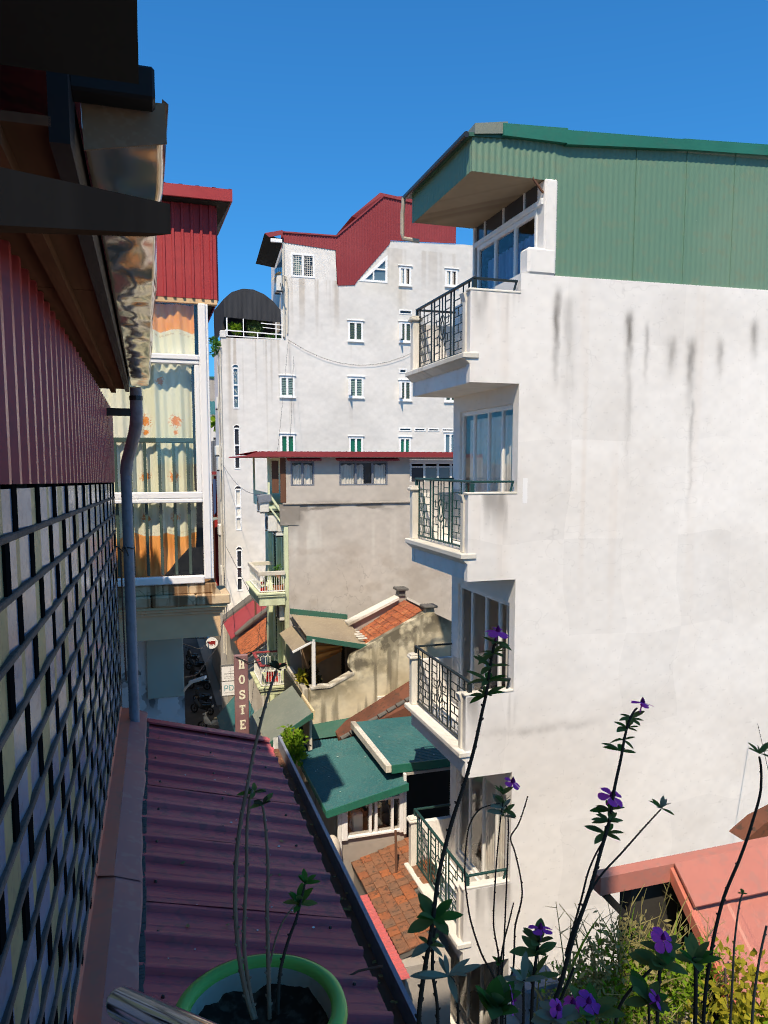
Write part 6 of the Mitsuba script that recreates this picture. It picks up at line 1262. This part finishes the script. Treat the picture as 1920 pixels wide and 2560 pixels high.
def whorl(t, c, y, L, n, mt, seed, up=.35, wr=.26, mix2=None, squash=1.0, axis=None, gap=0.0):
    """n leaves in crossed pairs round a shoot at picture point c; gap spreads the pairs down the shoot (m)"""
    n += 2 if n >= 5 else 1; q = random.Random(seed); P = at(c[0], c[1], y) if not isinstance(c, np.ndarray) else c
    a0 = q.uniform(0, 6.28)
    for i in range(n):
        pair = i // 2; a = a0 + (i % 2) * math.pi + pair * 1.62 + q.uniform(-.25, .25)
        el = up + q.uniform(-.35, .4) + .12 * pair
        d = np.array([math.cos(a) * math.cos(el), math.sin(a) * math.cos(el) * squash, math.sin(el)])
        nrm_ = np.array([-math.cos(a) * math.sin(el), -math.sin(a) * math.sin(el), math.cos(el)]) + np.array([0, -.35, 0])
        ln = L * q.uniform(.8, 1.35) * (1 - .05 * pair)
        V, F = blade(P + np.array([0, 0, -gap * (n / 2 - pair) * (1 if gap else 0)]), d, nrm_, ln, ln * wr * .74 * q.uniform(.85, 1.15), q.uniform(.05, .35))
        part(t, 'leaf', M().raw(V, F), (mix2 if (mix2 and q.random() < .4) else ('leaf_green' if q.random() < .2 and mt == 'leaf_dark' else mt)), smooth=True)

def flower(t, c, y, r, tilt, seed):
    r *= .86
    """five petals on a short tube, the face turned along tilt"""
    P = at(c[0], c[1], y); z = np.array(tilt, float); z /= np.linalg.norm(z); u = np.cross(z, [.3, .9, .1]); u /= np.linalg.norm(u); w = np.cross(z, u); q = random.Random(seed); a0 = q.uniform(0, 6)
    k = part(t, 'flower', M().tube([P - z * r * .9, P - z * r * .3, P], [r * .06, r * .07, r * .12], 7), 'petal', label='purple five-petalled flower')
    for i in range(5):
        a = a0 + i * 2 * math.pi / 5 + q.uniform(-.08, .08); d = u * math.cos(a) + w * math.sin(a) - z * q.uniform(-.1, .3); s = np.cross(z, d); s /= np.linalg.norm(s); V = []
        for tt, ww in ((.08, .05), (.35, .22), (.65, .40), (.88, .36), (1.0, .16)):
            cc = P + d * r * tt - z * r * .12 * tt * tt; V += [cc - s * ww * r + z * .04 * r, cc, cc + s * ww * r * 1.15 + z * .02 * r]
        part(k, 'petal', M().raw(V, [f for j in range(4) for f in ([3 * j, 3 * j + 1, 3 * j + 4, 3 * j + 3], [3 * j + 1, 3 * j + 2, 3 * j + 5, 3 * j + 4])]), 'petal', smooth=True)
    part(k, 'eye', M().lathe([(0, .012 * 1), (.004, .004), (.005, 0)], P + z * .001, 8), 'petal_eye')

Y = 1.30
a_ = thing('potted_shoot', 'tallest bare shoot in the green rimmed pot, with brown leaves at its tip', 'plant')
stem(a_, [(548, 2200), (530, 2140), (516, 2060), (508, 1960), (511, 1850), (519, 1780), (534, 1700), (545, 1640), (566, 1550), (583, 1490), (598, 1448)], np.linspace(1.28, 1.36, 11), .0062, .0034, 'stem')
whorl(a_, (599, 1445), 1.36, .026, 6, 'leaf_brown', 3, .45, .22); 
a_ = thing('potted_shoot', 'second shoot from the left in the green rimmed pot, with small leaves on top', 'plant')
stem(a_, [(552, 2200), (536, 2120), (527, 2040), (529, 1960), (533, 1880), (533, 1800), (541, 1720), (546, 1708)], np.linspace(1.29, 1.33, 8), .0055, .0032, 'stem'); whorl(a_, (549, 1712), 1.33, .026, 5, 'leaf_dark', 9, .25, .28, 'leaf_brown')
a_ = thing('potted_shoot', 'straight shoot in the middle of the green rimmed pot, with two leaves at its tip', 'plant')
stem(a_, [(582, 2200), (579, 2060), (577, 1960), (579, 1880), (573, 1780), (566, 1738)], np.linspace(1.30, 1.33, 6), .0058, .003, 'stem'); whorl(a_, (569, 1737), 1.33, .024, 5, 'leaf_dark', 14, .3, .26, 'leaf_brown')
a_ = thing('potted_shoot', 'short dark shoot at the right of the green rimmed pot with fresh green leaves', 'plant')
stem(a_, [(600, 2190), (604, 2110), (620, 2040), (640, 1985), (648, 1955), (654, 1930), (660, 1905)], np.linspace(1.30, 1.34, 7), .005, .0025, 'stem_dark'); stem(a_, [(584, 2080), (602, 2010), (625, 1970), (640, 1955)], 1.32, .0028, .002, 'stem')
whorl(a_, (648, 1952), 1.335, .036, 9, 'leaf_dark', 21, .35, .30, 'leaf_green'); whorl(a_, (660, 1908), 1.34, .022, 6, 'leaf_green', 22, .6, .26)

Y = 1.22
b_ = thing('periwinkle', 'leaning periwinkle stem with purple flower on top, leftmost of the flowering ones', 'plant')
C1 = stem(b_, [(903, 2420), (905, 2210), (912, 2130), (925, 2050), (935, 1990), (946, 1900), (975, 1780), (1004, 1690), (1026, 1610), (1041, 1540), (1052, 1490), (1062, 1420), (1074, 1372)], np.linspace(1.2, 1.24, 13), .0068, .0035, 'stem_dark')
stem(b_, [(948, 2440), (946, 2210), (934, 2090), (940, 2005)], 1.22, .005, .004, 'stem_dark')
whorl(b_, (938, 1985), 1.21, .047, 9, 'leaf_dark', 31, .15, .28, 'leaf_green'); whorl(b_, (926, 2040), 1.21, .038, 5, 'leaf_dark', 32, -.15, .24, 'leaf_grey')
for k, (c, n, L) in enumerate((((1049, 1502), 5, .034), ((1053, 1470), 5, .036), ((1059, 1440), 5, .035), ((1065, 1412), 5, .034), ((1070, 1388), 4, .030))): whorl(b_, c, 1.235, L, n, 'leaf_dark', 40 + k, .12, .23)
flower(b_, (1076, 1364), 1.235, .027, (.15, -.15, .9), 1)
b_ = thing('periwinkle', 'wiry periwinkle with a small purple flower before the lowest balcony window', 'plant')
for j, p in enumerate(([(1062, 2420), (1066, 2210), (1078, 2085), (1066, 1990), (1070, 1900), (1078, 1800), (1087, 1730)], [(1080, 2420), (1082, 2200), (1070, 2120), (1040, 2060), (1012, 1965), (1004, 1880), (1012, 1790), (1042, 1745), (1080, 1735)],
                       [(1088, 2430), (1086, 2200), (1110, 2080), (1112, 2010), (1128, 1930), (1112, 1840), (1103, 1810), (1120, 1780), (1140, 1720)], [(1095, 2430), (1092, 2200), (1082, 2080), (1100, 1990), (1110, 1950)], [(1072, 2430), (1072, 2200), (1086, 2085), (1098, 1800), (1092, 1740)])):
    stem(b_, p, 1.28, .0032, .0017, 'stem_dark', True, .03)
whorl(b_, (1088, 1728), 1.28, .034, 9, 'leaf_dark', 51, .3, .24, 'leaf_grey', gap=.006); whorl(b_, (1086, 1716), 1.28, .024, 6, 'leaf_dark', 52, .6, .25); flower(b_, (1108, 1690), 1.28, .02, (.3, -.2, .9), 2); whorl(b_, (1078, 2080), 1.28, .016, 5, 'leaf_green', 53, .5, .3)
b_ = thing('periwinkle', 'tall branching periwinkle with two purple flowers before the white wall', 'plant')
stem(b_, [(1170, 2430), (1186, 2210), (1210, 2130), (1240, 2020), (1275, 1920), (1300, 1830), (1316, 1775), (1328, 1700), (1341, 1640), (1350, 1590), (1362, 1550), (1376, 1530)], np.linspace(1.18, 1.26, 12), .0065, .0028, 'stem_dark')
stem(b_, [(1240, 2010), (1288, 1905), (1345, 1840), (1400, 1778), (1428, 1748)], 1.24, .0032, .0018, 'stem_dark'); stem(b_, [(1222, 2060), (1255, 1945), (1272, 1880), (1300, 1822)], 1.22, .003, .0022, 'stem_dark')
for k, (c, n, L) in enumerate((((1306, 1800), 5, .036), ((1312, 1775), 6, .036), ((1318, 1750), 5, .03))): whorl(b_, c, 1.235, L, n, 'leaf_dark', 60 + k, .2, .24)
flower(b_, (1322, 1720), 1.235, .03, (.25, -.35, .85), 3)
for k, (c, n, L) in enumerate((((1340, 1622), 4, .034), ((1346, 1598), 4, .03), ((1354, 1572), 5, .032), ((1364, 1552), 4, .03))): whorl(b_, c, 1.255, L, n, 'leaf_dark', 70 + k, .1, .23)
flower(b_, (1388, 1518), 1.255, .026, (.35, .1, .9), 4); whorl(b_, (1428, 1746), 1.24, .026, 8, 'leaf_dark', 77, .3, .2, 'leaf_grey')
b_ = thing('periwinkle', 'flowerless periwinkle stem with a leaf tuft on top, at the right edge', 'plant')
stem(b_, [(1512, 2430), (1520, 2200), (1536, 2060), (1560, 1950), (1600, 1850), (1624, 1780), (1644, 1700), (1640, 1635)], 1.16, .0055, .003, 'stem_dark'); stem(b_, [(1570, 2430), (1578, 2200), (1585, 2060), (1598, 1950), (1605, 1930)], 1.14, .0035, .002, 'stem'); stem(b_, [(1640, 2420), (1625, 2200), (1636, 2100), (1656, 2000)], 1.1, .004, .003, 'stem')
whorl(b_, (1640, 1628), 1.16, .03, 7, 'leaf_dark', 81, .5, .22); whorl(b_, (1604, 1930), 1.14, .012, 5, 'leaf_green', 82, .3, .3)
b_ = thing('periwinkle', 'large leaved periwinkle shoot with a purple flower, in front of the dry shrub', 'plant')
stem(b_, [(1430, 2430), (1420, 2200), (1428, 2080)], 1.08, .005, .004, 'stem_dark'); whorl(b_, (1428, 2085), 1.08, .05, 8, 'leaf_dark', 91, .2, .32); whorl(b_, (1430, 2055), 1.08, .034, 5, 'leaf_dark', 92, .5, .3); flower(b_, (1432, 2028), 1.07, .027, (.1, -.6, .75), 5)
stem(b_, [(1350, 2430), (1330, 2210), (1390, 2110), (1425, 2080)], 1.1, .0045, .003, 'stem_dark'); whorl(b_, (1500, 2080), 1.1, .05, 8, 'leaf_dark', 93, .4, .25); stem(b_, [(1505, 2430), (1502, 2200), (1500, 2070)], 1.1, .006, .005, 'stem_dark')
b_ = thing('periwinkle', 'upright leafy periwinkle tip with one flower, between the wiry and the branching stems', 'plant')
stem(b_, [(1140, 2430), (1148, 2210), (1152, 2120), (1160, 2060), (1164, 2030)], 1.15, .005, .0035, 'stem_dark'); whorl(b_, (1160, 2062), 1.15, .042, 6, 'leaf_dark', 95, .5, .27); whorl(b_, (1163, 2036), 1.15, .036, 6, 'leaf_dark', 96, .8, .27); whorl(b_, (1150, 2110), 1.15, .045, 5, 'leaf_dark', 97, .3, .2, 'leaf_grey'); flower(b_, (1168, 2006), 1.15, .026, (.1, .2, .95), 6)
stem(b_, [(1188, 2210), (1215, 2150), (1240, 2090)], 1.16, .0045, .003, 'stem_dark')
b_ = thing('periwinkle', 'low periwinkle tuft with broad fresh leaves and purple flowers at the bottom edge', 'plant')
stem(b_, [(1062, 2440), (1064, 2260), (1066, 2190)], 1.05, .005, .004, 'stem_dark'); whorl(b_, (1064, 2190), 1.05, .052, 8, 'leaf_dark', 101, .9, .34, 'leaf_green'); whorl(b_, (1075, 2170), 1.05, .045, 4, 'leaf_dark', 102, .7, .34)
flower(b_, (1108, 2160), 1.04, .026, (.9, -.3, .2), 7); stem(b_, [(1000, 2430), (990, 2200), (970, 2110)], 1.1, .004, .003, 'stem_dark'); whorl(b_, (968, 2108), 1.1, .05, 6, 'leaf_grey', 103, .1, .16)
b_ = thing('periwinkle', 'low periwinkle with a bunch of wide purple flowers at the bottom edge', 'plant')
stem(b_, [(1260, 2440), (1268, 2230), (1275, 2180)], 1.05, .005, .003, 'stem_dark'); flower(b_, (1272, 2165), 1.05, .026, (.05, -.55, .8), 8); flower(b_, (1238, 2168), 1.06, .02, (-.2, -.4, .85), 9); flower(b_, (1206, 2180), 1.05, .02, (.3, -.7, .5), 10); flower(b_, (1420, 2160), 1.04, .022, (.6, -.4, .6), 11)
whorl(b_, (1275, 2190), 1.05, .045, 6, 'leaf_dark', 105, .3, .3); whorl(b_, (1200, 2200), 1.05, .045, 6, 'leaf_grey', 106, .2, .3); whorl(b_, (1400, 2165), 1.06, .05, 7, 'leaf_dark', 107, .3, .32); whorl(b_, (1130, 2120), 1.08, .04, 6, 'leaf_grey', 108, .3, .2)
stem(b_, [(1205, 2440), (1200, 2260), (1200, 2195)], 1.05, .004, .003, 'stem_dark'); stem(b_, [(1405, 2440), (1402, 2260), (1400, 2165)], 1.06, .004, .003, 'stem_dark'); stem(b_, [(1128, 2440), (1130, 2260), (1130, 2118)], 1.08, .004, .003, 'stem_dark'); stem(b_, [(1208, 2195), (1207, 2184)], 1.05, .002, .002, 'stem_dark', False)

# polished steel tube that ends at the lower left
A_, B2 = at(252, 2162, 1.16), at(470, 2262, .88)
st = thing('steel_tube', 'polished steel tube with small holes ending above the lean-to roof, at the lower left', 'tube')
dA = (B2 - A_) / np.linalg.norm(B2 - A_)
part(st, 'tube', M().tube([A_, A_ + dA * .006, A_ + dA * .02, B2], [.014, .019, .0225, .0225], 24), 'chrome', smooth=40)
part(st, 'end_plug', M().tube([A_ - dA * .006, A_ + dA * .002], [.010, .0135], 8), 'ac_white')
uu = np.cross(dA, [0, 0, 1]); uu /= np.linalg.norm(uu); vv = np.cross(uu, dA)
for k, (s, a) in enumerate(((.062, 1.9), (.085, 1.35), (.075, .35), (.12, .6))):
    o = uu * math.cos(a) + vv * math.sin(a); c = A_ + dA * s + o * .0208
    part(st, 'hole', M().tube([c - o * .002, c + o * .0012], .004, 10), 'black')
part(st, 'clamp_wall_bracket', M().tube([B2 - dA * .02, B2 + dA * .12], .018, 8), 'black_metal')
